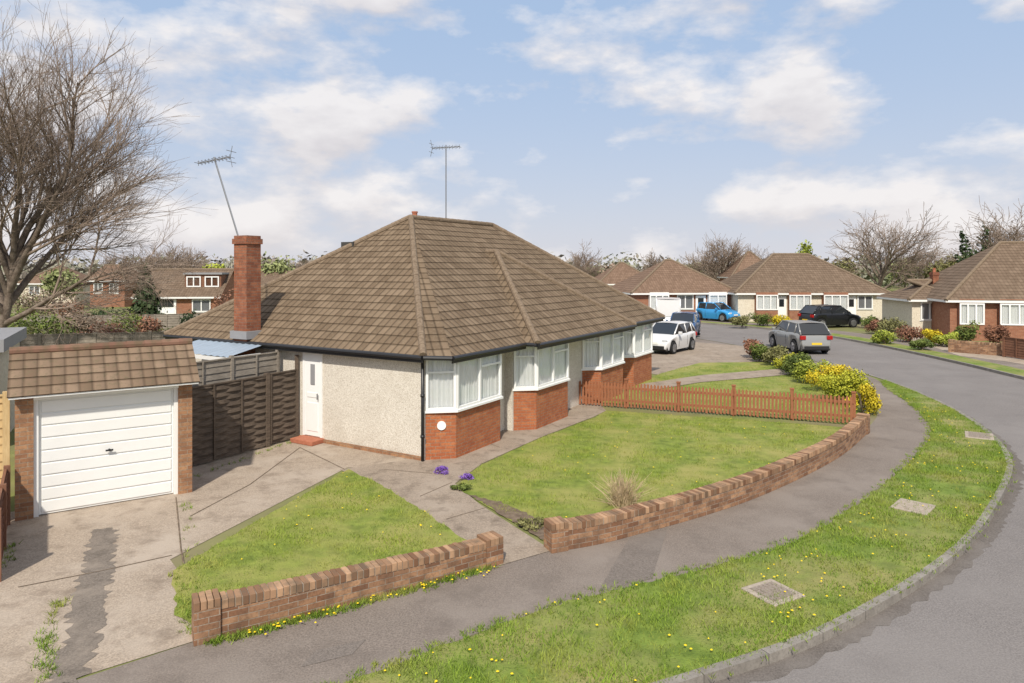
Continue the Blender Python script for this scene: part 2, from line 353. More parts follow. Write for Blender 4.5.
# ------------------------------------------------------------------ MAIN BUNGALOW
HO=V((-1.95,15.26,0)); th=math.radians(31); HU=V((math.sin(th),math.cos(th),0)); HV=V((-math.cos(th),math.sin(th),0))
def H(u,v,z=0): return HO+HU*u+HV*v+Z*z
bung=thing('bungalow','large near pair of pebbledashed bungalows under one brown hipped roof with four white bay windows','house',H(0,0))
LW,DW=14.05,8.95
w=MB()
def wq(a,b,z0,z1): w.face([H(*a,z0),H(*b,z0),H(*b,z1),H(*a,z1)])
for a,b in (((0,DW),(0,0)),((0,0),(3.4,0)),((3.4,0),(3.4,-.25)),((3.4,-.25),(10.4,-.25)),((10.4,-.25),(10.4,0)),((10.4,0),(LW,0)),((LW,0),(LW,DW)),((LW,DW),(0,DW))): wq(a,b,0,2.42)
w.build('wall',MT['dash'],bung)
pl=MB()
pl.obox(H(-.02,0,0),HV*DW,-HU*.03,Z*.1); pl.build('plinth',MT['brick_g'],bung)
ze,zr,ve=2.33,5.85,-.62; k_=(zr-ze)/(4.3-ve)
A=H(4.8,4.3,zr); B=H(9.5,4.3,zr); C0=H(-.22,-.15,2.36); CB=H(-.22,9.2,2.36); P1=H(.2,ve,ze); P2=H(14.4,ve,ze); CE=H(14.4,9.2,2.36)
r=MB()
roof_plane(r,[CB,C0,A]); roof_plane(r,[C0,P1,A]); roof_plane(r,[P1,P2,B,A]); roof_plane(r,[P2,CE,B]); roof_plane(r,[CE,CB,A,B])
u0,u1,vw,hw=3.45,10.35,-.97,3.45
W0,W1=H(u0,vw,ze),H(u1,vw,ze); WA=H(6.9,vw+hw,ze+hw*k_); WB=H(6.9,ve+hw,ze+hw*k_)
roof_plane(r,[W0,W1,WA]); roof_plane(r,[H(u0,ve,ze),W0,WA,WB]); roof_plane(r,[W1,H(u1,ve,ze),WB,WA])
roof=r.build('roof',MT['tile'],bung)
for p,q in ((C0,A),(CB,A),(P2,B),(CE,B),(A,B),(W0,WA),(W1,WA),(WB,WA)): hip_run(p+Z*.0,q+Z*.02,roof)
# soffit / fascia / gutter
s_=MB()
s_.face([H(-.2,-.12,2.335),H(-.2,9.15,2.335),H(.02,9.15,2.335),H(.02,0,2.335)]); s_.face([H(-.2,-.12,2.32),H(.2,ve+.03,2.3),H(14.3,ve+.03,2.3),H(14.3,.02,2.3),H(.02,.02,2.3)])
s_.face([H(u0,vw+.03,2.305),H(u1,vw+.03,2.305),H(u1,ve,2.305),H(u0,ve,2.305)])
s_.build('soffit',MT['whitep'],bung)
gt=MB()
for p,q in ((CB,C0),(C0,P1),(P1,H(u0,ve,ze)),(H(u0,ve,ze),W0),(W0,W1),(W1,H(u1,ve,ze)),(H(u1,ve,ze),P2)):
    d=(q-p).normalized(); o_=d.cross(Z)
    if (o_.dot(HU*.4+HV))>0 and abs(d.dot(HV))<.5: o_=-o_
    a,b=p-Z*.03,q-Z*.03
    gt.tube(a+V((o_.x,o_.y,0))*.03-Z*.01,b+V((o_.x,o_.y,0))*.03-Z*.01,.05,n=8)
gt.build('gutter',MT['black'],bung)
for p,q in ((CB,C0),(P1,H(u0,ve,ze)),(W0,W1),(H(u1,ve,ze),P2)):
    fa=MB(); fa.bar(p-Z*.1,q-Z*.1,Z,.02,.11); fa.build('fascia',MT['black'],bung)
for (pts) in ([H(-.07,-.02,2.25),H(-.07,-.02,.03)],[H(3.0,-.05,2.25),H(3.0,-.05,.03)],[H(10.75,-.05,2.25),H(10.75,-.05,.03)]):
    m=MB(); m.tube(pts[0],pts[1],.036,n=8)
    for z in (.5,1.4): m.tube(pts[1]+Z*z,pts[1]+Z*(z+.06),.05,n=8)
    m.tube(pts[0],pts[0]+Z*.12-HV*.22,.036,n=8); m.build('downpipe',MT['black'],bung,smooth=True)
def bay(ua,ub,vwall,proj,spl,zb=1.05,zt=2.28):
    pts=[(ua,vwall),(ua+spl,vwall-proj),(ub-spl,vwall-proj),(ub,vwall)]; m=MB()
    Q=[H(*p) for p in pts]; a=0
    for i in range(3):
        b=a+(Q[i+1]-Q[i]).length; m.face([Q[i],Q[i+1],Q[i+1]+Z*zb,Q[i]+Z*zb],[(a,0),(b,0),(b,zb),(a,zb)]); a=b
    m.face([q+Z*(zb-.002) for q in Q]); o=m.build('bay_window',MT['brick'],bung)
    sl=MB(); ex=[H(ua-.05,vwall),H(ua+spl-.03,vwall-proj-.07),H(ub-spl+.03,vwall-proj-.07),H(ub+.05,vwall)]
    sl.face([q+Z*(zb+.05) for q in ex]); sl.face([q+Z*zb for q in ex][::-1])
    for i in range(3): sl.face([ex[i]+Z*zb,ex[i+1]+Z*zb,ex[i+1]+Z*(zb+.05),ex[i]+Z*(zb+.05)])
    sl.build('window_sill',MT['white'],o)
    cen=H((ua+ub)/2,vwall)
    for i,(mu,tr) in enumerate((((),(0,)),((.5,),(1,)),((),(0,)))):
        p,q=Q[i],Q[i+1]; d=(q-p).normalized(); n=V((d.y,-d.x,0)); 
        if n.dot((p+q)/2-cen)<0: n=-n
        facet(o,p,q,zb+.05,zt,n,mu,tr)
    hd=MB()
    for i in range(3): hd.face([Q[i]+Z*zt,Q[i+1]+Z*zt,Q[i+1]+Z*(zt+.1),Q[i]+Z*(zt+.1)])
    hd.build('window_head',MT['white'],o)
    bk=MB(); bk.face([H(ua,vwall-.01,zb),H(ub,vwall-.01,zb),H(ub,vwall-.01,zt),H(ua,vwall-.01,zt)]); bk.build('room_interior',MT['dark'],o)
    return o
for a in ((.06,2.85,0,.5,.46),(3.45,6.15,-.25,.45,.42),(7.65,10.35,-.25,.45,.42),(11.0,13.8,0,.5,.46)): bay(*a)
m=MB()
dd=(HU*.46-HV*.5).normalized(); nn=V((dd.y,-dd.x,0)); nn=nn if nn.dot(HV)<0 else -nn
m.tube(H(.3,-.26,.76)+nn*.0,H(.3,-.26,.76)+nn*.03,.1,n=20); pq=m.build('house_plaque',MT['white'],bung)
# front door in the side wall
D=MB(); D.obox(H(-.03,3.12,.12),HV*.07,HU*.06,Z*2.1); D.obox(H(-.03,3.72,.12),HV*.07,HU*.06,Z*2.1); D.obox(H(-.03,3.19,2.15),HV*.53,HU*.06,Z*.07); df=D.build('door_frame',MT['white'],bung)
D=MB(); D.obox(H(-.02,3.19,.13),HV*.53,HU*.04,Z*2.02); 
for (v_,z_,dv,dz) in ((3.26,.25,.38,.7),(3.26,1.08,.38,.12)): D.obox(H(-.032,v_,z_),HV*dv,HU*.02,Z*dz)
dl=D.build('door',MT['white'],bung,bevel=.006)
D=MB(); D.obox(H(-.036,3.37,1.4),HV*.14,HU*.02,Z*.5); D.build('door_pane',MT['lead'],dl)
D=MB(); D.tube(H(-.07,3.24,1.05),H(-.07,3.24,1.2),.015); D.build('door_handle',MT['metal'],dl)
D=MB(); D.obox(H(-.42,3.05,.012),HV*.75,HU*.42,Z*.1); D.build('door_step',MT['step'],bung,bevel=.01)
# chimneys
def chimney(par,c,sx,sy,z0,z1,rz,mat,pots=1,name='chimney'):
    m=MB(); m.box(V((c[0],c[1],z0)),sx,sy,z1-z0-.22,rz); m.box(V((c[0],c[1],z1-.22)),sx+.07,sy+.07,.14,rz); m.box(V((c[0],c[1],z1-.08)),sx,sy,.08,rz)
    o=m.build(name,mat,par)
    d=V((math.cos(rz),math.sin(rz),0))
    for k in range(pots):
        p=MB(); q=V((c[0],c[1],z1))+d*((k-(pots-1)/2)*.34); p.tube(q,q+Z*.24,.1,.085,10); p.tube(q+Z*.22,q+Z*.27,.105,.105,10); p.build('chimney_pot',MT['step'],par)
    return o
hz=math.atan2(HU.y,HU.x)
cc=H(-.05,5.85); ch=chimney(bung,cc,.45,.5,0,5.12,hz,MT['brick_c'],0)
m=MB(); m.obox(H(-.34,5.52,2.42),HV*.66,HU*.6,Z*.2); m.build('flashing',MT['lead'],ch)
c2=H(6.1,5.2); ch2=chimney(bung,c2,.4,.5,4.8,5.9,hz,MT['brick_c'],1)
m=MB(); m.obox(H(3.45,5.45,4.75),HV*.5,HU*.4,Z*.32); m.build('roof_vent_box',MT['dark'],bung)
def aerial(par,base,top,boom_dir,bl,els,name='television_aerial'):
    m=MB(); m.tube(base,top,.022,n=6); o=m.build(name,MT['metal'],par); b=MB(); bd=V(boom_dir).normalized(); c=V(top)-Z*.08
    b.tube(c-bd*bl*.5,c+bd*bl*.5,.014,n=5); sd=bd.cross(Z).normalized()
    for k in range(els):
        q=c-bd*bl*.48+bd*bl*.96*k/(els-1); hl=.2-.004*k; b.tube(q-sd*hl,q+sd*hl,.008,n=4); b.tube(q-Z*.07,q+Z*.07,.008,n=4)
    for s in (-1,1): b.tube(c-bd*bl*.5,c-bd*bl*.56+Z*s*.28,.008,n=4); b.tube(c-bd*bl*.53+Z*s*.14-sd*.2,c-bd*bl*.53+Z*s*.14+sd*.2,.008,n=4)
    b.build('antenna_boom',MT['metal'],o)
Yc=cc.y; aerial(bung,V((cc.x-.15,Yc,4.8)),GD(214,Yc,7.2),(-1,.25,-.14),1.0,10)
q=H(6.0,5.4); zt_=CAMH+(268-145)*q.y/690; aerial(bung,GD(446,q.y,5.3),GD(446,q.y,zt_),(1,-.3,0),1.0,9)
# ------------------------------------------------------------------ GARAGE
GO=V((-8.36,11.6,0)); ga=V((.832,.555,0)).normalized(); gb=V((-ga.y,ga.x,0))
def K(a,b,z=0): return GO+ga*a+gb*b+Z*z
gar=thing('garage','detached single brick garage with white up and over door and tiled front roof','garage',K(0,0))
m=MB()
m.obox(K(0,0,0),ga*.26,gb*.3,Z*2.2); m.obox(K(2.5,0,0),ga*.24,gb*.3,Z*2.2); m.obox(K(0,.3,0),ga*.15,gb*4.9,Z*2.3); m.obox(K(2.59,.3,0),ga*.15,gb*4.9,Z*2.3); m.obox(K(.15,5.05,0),ga*2.44,gb*.15,Z*2.3)
m.build('wall',MT['brick_g'],gar)
m=MB(); m.obox(K(.26,.05,0),ga*.07,gb*.1,Z*2.02); m.obox(K(2.43,.05,0),ga*.07,gb*.1,Z*2.02); m.obox(K(.26,-.03,2.02),ga*2.24,gb*.19,Z*.14); m.build('door_frame',MT['whitep'],gar)
m=MB(); m.obox(K(.33,.1,.02),ga*2.1,gb*.03,Z*2.0)
for i in range(9):
    z=.06+i*.215; m.obox(K(.37,.083,z),ga*2.02,gb*.02,Z*.19)
gd=m.build('garage_door',MT['whitep'],gar,bevel=.008)
m=MB(); m.tube(K(1.38,.03,1.0),K(1.38,.09,1.0),.02); m.obox(K(1.32,.02,.985),ga*.12,gb*.015,Z*.03); m.build('door_handle',MT['black'],gd)
m=MB(); m.obox(K(.3,.25,.0),ga*2.2,gb*.02,Z*2.2); m.build('garage_interior',MT['dark'],gar)
m=MB(); roof_plane(m,[K(-.1,-.22,2.13),K(2.84,-.22,2.13),K(2.84,.68,2.8),K(-.1,.68,2.8)],.22,.014); roof_plane(m,[K(2.84,1.5,2.3),K(-.1,1.5,2.3),K(-.1,.68,2.8),K(2.84,.68,2.8)],.22,.014)
gr=m.build('tiled_roof',MT['tile_g'],gar)
hip_run(K(-.1,.68,2.8),K(2.84,.68,2.8),gr,.075,.3,'ridge_tiles','ridge')
for a in (-.06,2.78):
    m=MB(); m.face([K(a,-.2,2.13),K(a,1.45,2.25),K(a,.68,2.78)]); m.build('gable_end',MT['fbrown'],gar)
m=MB(); m.obox(K(-.08,-.2,2.09),ga*2.9,gb*.02,Z*.045); m.obox(K(-.08,-.18,2.12),ga*2.9,gb*.2,Z*.012); m.build('fascia',MT['whitep'],gar)
m=MB(); m.obox(K(-.06,1.3,2.3),ga*2.86,gb*3.95,Z*.1); m.build('flat_roof',MT['strip'],gar)
# ------------------------------------------------------------------ fences
def lap_panel(m,p,q,z0,z1,row=.1,weave=False):
    p,q=V((p[0],p[1],0)),V((q[0],q[1],0)); d=q-p; n=V((d.y,-d.x,0)).normalized()
    if n.y>0: n=-n
    z=z0; nb=max(1,int(d.length/.6)); ri=0
    while z<z1-.01:
        h=min(row,z1-z)
        segs=[(0,1)] if not weave else [(k/(nb*2),(k+1)/(nb*2)) for k in range(nb*2)]
        for si,(a,b) in enumerate(segs):
            j=random.uniform(-.004,.004)+(.02*(1 if (si+ri)%2 else -1) if weave else 0); A_,B_=p+d*a,p+d*b; sub=4 if weave else 1
            for t in range(sub):
                f0_,f1_=t/sub,(t+1)/sub; o0,o1=[j*math.sin(math.pi*f)if weave else j for f in (f0_,f1_)]
                a0,b0=A_.lerp(B_,f0_)+n*o0,A_.lerp(B_,f1_)+n*o1
                m.face([a0+n*.022+Z*z,b0+n*.022+Z*z,b0+n*.002+Z*(z+h+.008),a0+n*.002+Z*(z+h+.008)]); m.face([a0-n*.02+Z*z,b0-n*.02+Z*z,b0+n*.022+Z*z,a0+n*.022+Z*z])
        z+=h; ri+=1
    m.obox(p+Z*z1,d,n*.04,Z*.03)
    for k in range(nb+1): m.obox(p+d*(k/nb)*.985+n*.028+Z*z0,d.normalized()*.035,n*.02,Z*(z1-z0))
def fence(name,label,pts,h,mat,row=.1,pw=.1,z0=.05,group=None,weave=False):
    rt=thing(name,label,'fence',(*pts[0][:2],0),group)
    for i in range(len(pts)-1):
        m=MB(); lap_panel(m,pts[i],pts[i+1],z0,h,row,weave); m.build('fence_panel',mat,rt)
    d=(V(pts[-1][:2])-V(pts[0][:2])).normalized(); rz=math.atan2(d.y,d.x)
    for p in pts: m=MB(); m.box(V((p[0],p[1],0)),pw,pw,h+.07,rz); m.build('post',mat,rt)
    return rt
f0=V((-6.95,14.55,0)); f1=H(-.05,3.95); fm=f0.lerp(f1,.7)
fence('woven_fence','dark woven timber fence panel between the garage and the house',[f0,fm],1.7,MT['fdark'],.08,.11,weave=True)
gt_=thing('garden_gate','dark narrow timber side gate against the house wall','gate',fm)
m=MB(); lap_panel(m,fm.lerp(f1,.08),fm.lerp(f1,.93),.06,1.72,.08,True); m.build('gate_panel',MT['fdark'],gt_)
m=MB(); m.box(fm.lerp(f1,.97),.09,.09,2.1,.3); m.build('gate_post',MT['fdark'],gt_)
bk=V((-.45,.35,0)); fence('grey_fence','tall grey weathered board fence rising behind the dark woven fence',[f0+bk+V((-.4,-.6,0)),f0.lerp(f1,.5)+bk,f1+bk+V((-.1,-.2,0))],2.14,MT['fgrey'],.15,.08)
lt=thing('lean_to','blue grey translucent lean to roof beside the chimney','lean-to',H(-.9,5.5))
m=MB()
for i in range(22):
    va=5.0+i*.12; hh=.02*(i%2); m.face([H(-.25,va,2.3+hh),H(-1.3,va,2.1+hh),H(-1.3,va+.12,2.1+.02-hh),H(-.25,va+.12,2.32-hh)])
m.build('roof_sheet',MT['poly'],lt)
for va in (5.05,6.4,7.5):
    m=MB(); m.obox(H(-1.25,va,0),HU*.07,HV*.07,Z*2.05); m.build('post',MT['whitep'],lt)
m=MB(); m.obox(H(-1.32,5.0,2.0),HV*2.65,HU*.04,Z*.09); m.obox(H(-1.3,5.0,2.03),HU*1.0,HV*.05,Z*.07); m.build('beam',MT['whitep'],lt)
# left neighbour fences and shed
fence('pale_fence','tall new pale timber fence at the left edge beside the garage',[K(-.12,.1),K(-1.3,.1),K(-2.6,.1)],2.12,MT['flight'],.14,.1)
fence('low_fence','low brown timber fence along the left side of the driveway',[K(-.1,-.12),K(-.1,-1.3),K(-.1,-2.6)],.92,MT['fbrown'],.12,.09)
sh=thing('shed','grey flat roofed outbuilding at the left edge behind the garage','shed',(-14.6,17,0))
m=MB(); m.box(V((-14.35,17,0)),3.2,3.6,2.3,.5); m.build('wall',MT['cream'],sh); m=MB(); m.box(V((-14.35,17,2.3)),3.5,3.9,.3,.5); m.build('flat_roof',MT['lead'],sh)
# picket fence
pa,pb=G(576,405),G(854,425); pf=thing('picket_fence','red brown stained picket fence across the front lawn','fence',pa)
d=(pb-pa); L=d.length; d.normalize(); n=V((d.y,-d.x,0)); n=n if n.y<0 else -n
pk=MB(); P_=[V((0,0,.05)),d*.062+Z*.05,d*.062+Z*.74,d*.031+Z*.79,Z*.74]
pk.face([p+n*.018 for p in P_]); pk.face([p for p in P_][::-1])
for i in range(5): a,b=P_[i],P_[(i+1)%5]; pk.face([a,b,b+n*.018,a+n*.018])
proto=None; N=int(L/.1)
for k in range(min(N,99)):
    if proto is None:
        pk.v=[p+pa for p in pk.v]; proto=pk.build('picket',MT['fred'],pf); o=proto
    else: o=proto.copy(); COL.objects.link(o); o.parent=pf
    o.location=d*(k*L/N)+Z*random.uniform(-.015,.015); o.rotation_euler=(0,0,0)
for z in (.2,.58): m=MB(); m.obox(pa+n*-.035+Z*z,d*L,n*.033,Z*.07); m.build('rail',MT['fred'],pf)
for k in range(6): m=MB(); c=pa+d*(L*k/5)-n*.08; m.box(c,.095,.095,.86,math.atan2(d.y,d.x)); m.box(c+Z*.86,.12,.12,.035,math.atan2(d.y,d.x)); m.build('post',MT['fred'],pf)
# ------------------------------------------------------------------ low brick walls
def low_wall(label,pts,h,thick=.23,h2=None):
    rt=thing('garden_wall',label,'wall',(pts[0].x,pts[0].y,0),'low brick garden walls'); Lf,Rt=offset(pts,thick/2),offset(pts,-thick/2)
    arc=[0]
    for i in range(len(pts)-1): arc.append(arc[-1]+(pts[i+1]-pts[i]).length)
    h2=h if h2 is None else h2; HH=[h+(h2-h)*a/arc[-1] for a in arc]; hat=lambda s:h+(h2-h)*s/arc[-1]
    m=MB(); q=lambda P,i,z:V((P[i].x,P[i].y,z))
    for i in range(len(pts)-1):
        b0,b1=HH[i]-.11,HH[i+1]-.11
        for P in (Lf,Rt): m.face([q(P,i,0),q(P,i+1,0),q(P,i+1,b1),q(P,i,b0)],[(arc[i],.0),(arc[i+1],.0),(arc[i+1],b1),(arc[i],b0)])
        m.face([q(Lf,i,b0),q(Rt,i,b0),q(Rt,i+1,b1),q(Lf,i+1,b1)])
    for i in (0,len(pts)-1): hb=HH[i]-.11; m.face([q(Lf,i,0),q(Rt,i,0),q(Rt,i,hb),q(Lf,i,hb)],[(0,0),(thick,0),(thick,hb),(0,hb)])
    m.build('brickwork',MT['brick_w'],rt)
    mo=MB(); L2,R2=offset(pts,thick/2-.006),offset(pts,-thick/2+.006)
    for i in range(len(pts)-1):
        mo.face([q(L2,i,HH[i]-.012),q(R2,i,HH[i]-.012),q(R2,i+1,HH[i+1]-.012),q(L2,i+1,HH[i+1]-.012)])
        for P in (L2,R2): mo.face([q(P,i,HH[i]-.11),q(P,i+1,HH[i+1]-.11),q(P,i+1,HH[i+1]-.012),q(P,i,HH[i]-.012)])
    mo.build('mortar_bed',MT['mortar'],rt)
    cp=MB(); s=.0
    while s<arc[-1]-.07:
        i=max(k for k in range(len(arc)-1) if arc[k]<=s+.035); f=(s+.035-arc[i])/(arc[i+1]-arc[i]); c=pts[i].lerp(pts[i+1],f); t=(pts[i+1]-pts[i])
        cp.box(V((c.x,c.y,hat(s)-.104)),.066,thick+.012+random.uniform(-.008,.006),.105+random.uniform(-.006,.005),math.atan2(t.y,t.x)+random.uniform(-.04,.04)); s+=.077
    cp.build('coping',MT['cope'],rt,bevel=.006)
    for c,t,hh in ((pts[0],pts[1]-pts[0],h),(pts[-1],pts[-1]-pts[-2],h2)):
        rz=math.atan2(t.y,t.x); m=MB(); m.box(V((c.x,c.y,0)),.28,.28,hh-.06,rz); p=m.build('pier',MT['brick_w'],rt)
        m=MB(); dx=V((math.cos(rz),math.sin(rz),0))
        for k in range(4): m.box(V((c.x,c.y,hh-.06))+dx*(.072*(k-1.5)),.064,.285,.1,rz)
        m.build('pier_cap',MT['cope'],p,bevel=.006)
low_wall('low brick garden wall left of the path, in front of the small lawn',wl,.45,.22,.36)
low_wall('long curving low brick wall round the right lawn',wr,.4,.22,.45)
# verge covers
def cover(label,c,a,b,rz,mat):
    rt=thing('access_cover',label,'access cover',c,'access covers set in the verge'); m=MB(); m.box(V(c)+Z*.0,a+.16,b+.16,.03,rz); m.build('surround',MT['tstone'],rt,bevel=.012)
    m=MB(); ca=V((math.cos(rz),math.sin(rz),0)); cb=V((-ca.y,ca.x,0)); nx=6
    m.box(V(c)+Z*.02,a,b,.016,rz)
    for i in range(nx):
        for j in range(4): m.box(V(c)+ca*(a*(i+.5)/nx-a/2)+cb*(b*(j+.5)/4-b/2)+Z*.034,a/nx*.75,b/4*.75,.006,rz)
    m.build('lid',mat,rt)
cover('square concrete access cover in the verge, nearest of the three',(3.42,9.05,0),.42,.4,.5,MT['iron'])
cover('pale stone access cover in the verge, middle of the three',(7.15,12.3,0),.5,.42,.8,MT['tstone'])
cover('grey access cover in the verge, farthest of the three',(11.85,17.5,0),.6,.45,1.0,MT['iron'])
# ------------------------------------------------------------------ vegetation
def tubes(name,segs,n,mat,parent):
    S=np.array([[*a,*b,r0,r1] for a,b,r0,r1 in segs]); p,q=S[:,:3],S[:,3:6]; d=q-p; d/=np.linalg.norm(d,axis=1,keepdims=True)+1e-9
    hlp=np.where(np.abs(d[:,:1])<.8,np.array([[1.,0,0]]),np.array([[0,1.,0]])); a=np.cross(d,hlp); a/=np.linalg.norm(a,axis=1,keepdims=True); b=np.cross(d,a)
    t=2*np.pi*np.arange(n)/n; ring=a[:,None,:]*np.cos(t)[None,:,None]+b[:,None,:]*np.sin(t)[None,:,None]
    v=np.stack([p[:,None,:]+ring*S[:,6][:,None,None],q[:,None,:]+ring*S[:,7][:,None,None]],1).reshape(-1,3)
    base=(np.arange(len(S))*2*n)[:,None]; k=np.arange(n)[None,:]; k2=(k+1)%n
    f=np.stack([base+k,base+n+k,base+n+k2,base+k2],-1).reshape(-1,4); return rawmesh(name,v,f,mat,parent)
def grow(p,d,L,r,lv,mx,rnd,out,spread,kids,up,l1,t0):
    n=(5,4,3,2,2,2)[lv]; pts=[V(p)]; dd=V(d); upl=up*(.1 if lv<2 else .03)
    for i in range(n):
        dd=(dd+V((rnd.gauss(0,.13),rnd.gauss(0,.13),rnd.gauss(0,.1)+upl))).normalized(); q=pts[-1]+dd*(L/n)
        ra=r*(1-.6*i/n); rb=r*(1-.6*(i+1)/n); out.append((pts[-1],q,ra,rb,lv)); pts.append(q)
    if lv>=mx: return
    for c in range(kids[lv]):
        t=(.22 if lv else t0)+(.78 if lv else 1-t0)*(c+rnd.random())/kids[lv]; i=min(n-1,int(t*n)); pp=pts[i].lerp(pts[i+1],min(1,t*n-i))
        if lv==0:
            a=c*2.4+rnd.uniform(-.4,.4); ax=V((math.cos(a),math.sin(a),0))
        else: ax=V((rnd.gauss(0,1),rnd.gauss(0,1),rnd.gauss(0,.6)))
        ax-=dd*ax.dot(dd); ax.normalize()
        s=(spread if lv else spread*(1.35-.75*(c+.5)/kids[0]))*(.7+.6*rnd.random()); nd=dd*math.cos(s)+ax*math.sin(s); nd.z+=up*.3; nd.normalize()
        f=rnd.uniform(*l1) if lv==0 else rnd.uniform(.5,.72)
        grow(pp,nd,L*f,r*rnd.uniform(.36,.52)*(1.2 if lv==0 else 1),lv+1,mx,rnd,out,spread,kids,up,l1,t0)
def bare_tree(label,loc,ht,seed,mx=4,kids=(7,5,5,4,3),spread=.75,up=.35,mat='twig',rmin=.006,trunk=.42,group='bare winter trees',rf=.026,l1=(.75,1.0),t0=.4):
    rnd=random.Random(seed); out=[]; grow((0,0,-.1),(0,0,1),ht*trunk,ht*rf,0,mx,rnd,out,spread,kids,up,l1,t0)
    zs=sorted(o[1].z for o in out); zt=zs[int(len(zs)*.997)]; k=ht/zt
    out=[(a*k,b*k,max(r0*k,rmin),max(r1*k,rmin),lv) for a,b,r0,r1,lv in out]
    rt=thing('bare_tree',label,'tree',loc,group)
    tubes('trunk',[o[:4] for o in out if o[4]<=1],7,MT['bark'],rt); tubes('crown',[o[:4] for o in out if o[4]>1],3,MT[mat],rt); return rt
def leafmesh(name,clumps,n,size,mat,parent,seed,shell=.5):
    rg=np.random.default_rng(seed); C=np.array([c[0] for c in clumps],float); R=np.array([c[1] for c in clumps],float); w=R.prod(1)**(2/3); w/=w.sum()
    i=rg.choice(len(C),n,p=w); d=rg.normal(size=(n,3)); d/=np.linalg.norm(d,axis=1,keepdims=True); rad=shell+(1-shell)*rg.random(n)**.7
    rad*=1+.12*rg.normal(size=n); P=C[i]+d*R[i]*rad[:,None]; P[:,2]=np.maximum(P[:,2],.02)
    nr=d+rg.normal(size=(n,3))*.6; nr/=np.linalg.norm(nr,axis=1,keepdims=True); a=np.cross(nr,rg.normal(size=(n,3))); a/=np.linalg.norm(a,axis=1,keepdims=True)+1e-9; b=np.cross(nr,a)
    s=size*(.6+.8*rg.random(n))[:,None]; v=np.stack([P-a*s,P+b*s*.55,P+a*s,P-b*s*.55],1).reshape(-1,3); f=np.arange(4*n).reshape(-1,4)
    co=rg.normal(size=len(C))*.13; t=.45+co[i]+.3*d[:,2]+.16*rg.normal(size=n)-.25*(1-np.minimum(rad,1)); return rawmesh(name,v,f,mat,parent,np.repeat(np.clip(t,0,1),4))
LM={}
def leafmat(c1,c2,third=None,ts=1.2):
    k=(c1,c2,third)
    if k not in LM: LM[k]=m_leaf('leaves_%d'%len(LM),c1,c2,.7,third,ts)
    return LM[k]
GRN=((.045,.07,.018),(.17,.21,.048)); DRK=((.018,.032,.015),(.07,.1,.04)); LIM=((.13,.17,.025),(.4,.44,.065)); YEL=((.28,.24,.015),(.74,.57,.035)); GOL=((.17,.2,.02),(.52,.5,.045)); RUS=((.13,.06,.04),(.32,.16,.1)); OLV=((.1,.1,.04),(.26,.25,.1)); BRN=((.15,.11,.08),(.3,.225,.17)); PUR=((.12,.05,.3),(.32,.18,.55)); SOF=((.13,.15,.06),(.32,.35,.15))
def clumps_for(rnd,rx,ry,h,n,z0=0):
    out=[]
    for k in range(n):
        a=rnd.random()*6.28; q=math.sqrt(rnd.random())*.62; zz=rnd.random()
        sc=rnd.uniform(.32,.5); out.append(((math.cos(a)*rx*q,math.sin(a)*ry*q,z0+h*(.28+.5*zz*(1-.4*q))),(rx*sc,ry*sc,h*sc*.62)))
    return out
def shrub(name,label,loc,rx,ry,h,pal,n=1500,leaf=.05,seed=1,cat='shrub',group=None,nc=9):
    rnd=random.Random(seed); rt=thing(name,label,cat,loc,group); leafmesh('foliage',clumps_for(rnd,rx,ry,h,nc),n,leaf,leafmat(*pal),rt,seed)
    sg=[(np.array([0,0,-.03]),np.array([rnd.uniform(-.4,.4)*rx,rnd.uniform(-.4,.4)*ry,h*.65]),.02,.008) for _ in range(7)]; tubes('stem',sg,5,MT['bark'],rt); return rt
def leafy_tree(name,label,loc,h,rx,pal,n=2500,leaf=.22,seed=1,trunk=.3,nc=16,group=None,cone=False):
    rnd=random.Random(seed); rt=thing(name,label,'tree',loc,group)
    if cone:
        cl=[]
        for k in range(18):
            f=k/17; cl.append(((rnd.uniform(-.15,.15)*rx,rnd.uniform(-.15,.15)*rx,h*(.1+.84*f)),(rx*(1.02-f)*.95+.1,rx*(1.02-f)*.95+.1,h*.075)))
    else: cl=clumps_for(rnd,rx,rx,h*(1-trunk),nc,h*trunk*.75)
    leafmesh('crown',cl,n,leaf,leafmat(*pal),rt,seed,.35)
    sg=[(np.array([0,0,-.1]),np.array([0,0,h*.6]),h*.022,h*.012)]
    for _ in range(7): sg.append((np.array([0,0,h*rnd.uniform(.25,.5)]),np.array([rnd.uniform(-.6,.6)*rx,rnd.uniform(-.6,.6)*rx,h*rnd.uniform(.55,.85)]),h*.01,h*.004))
    tubes('trunk',sg,6,MT['bark'],rt); return rt
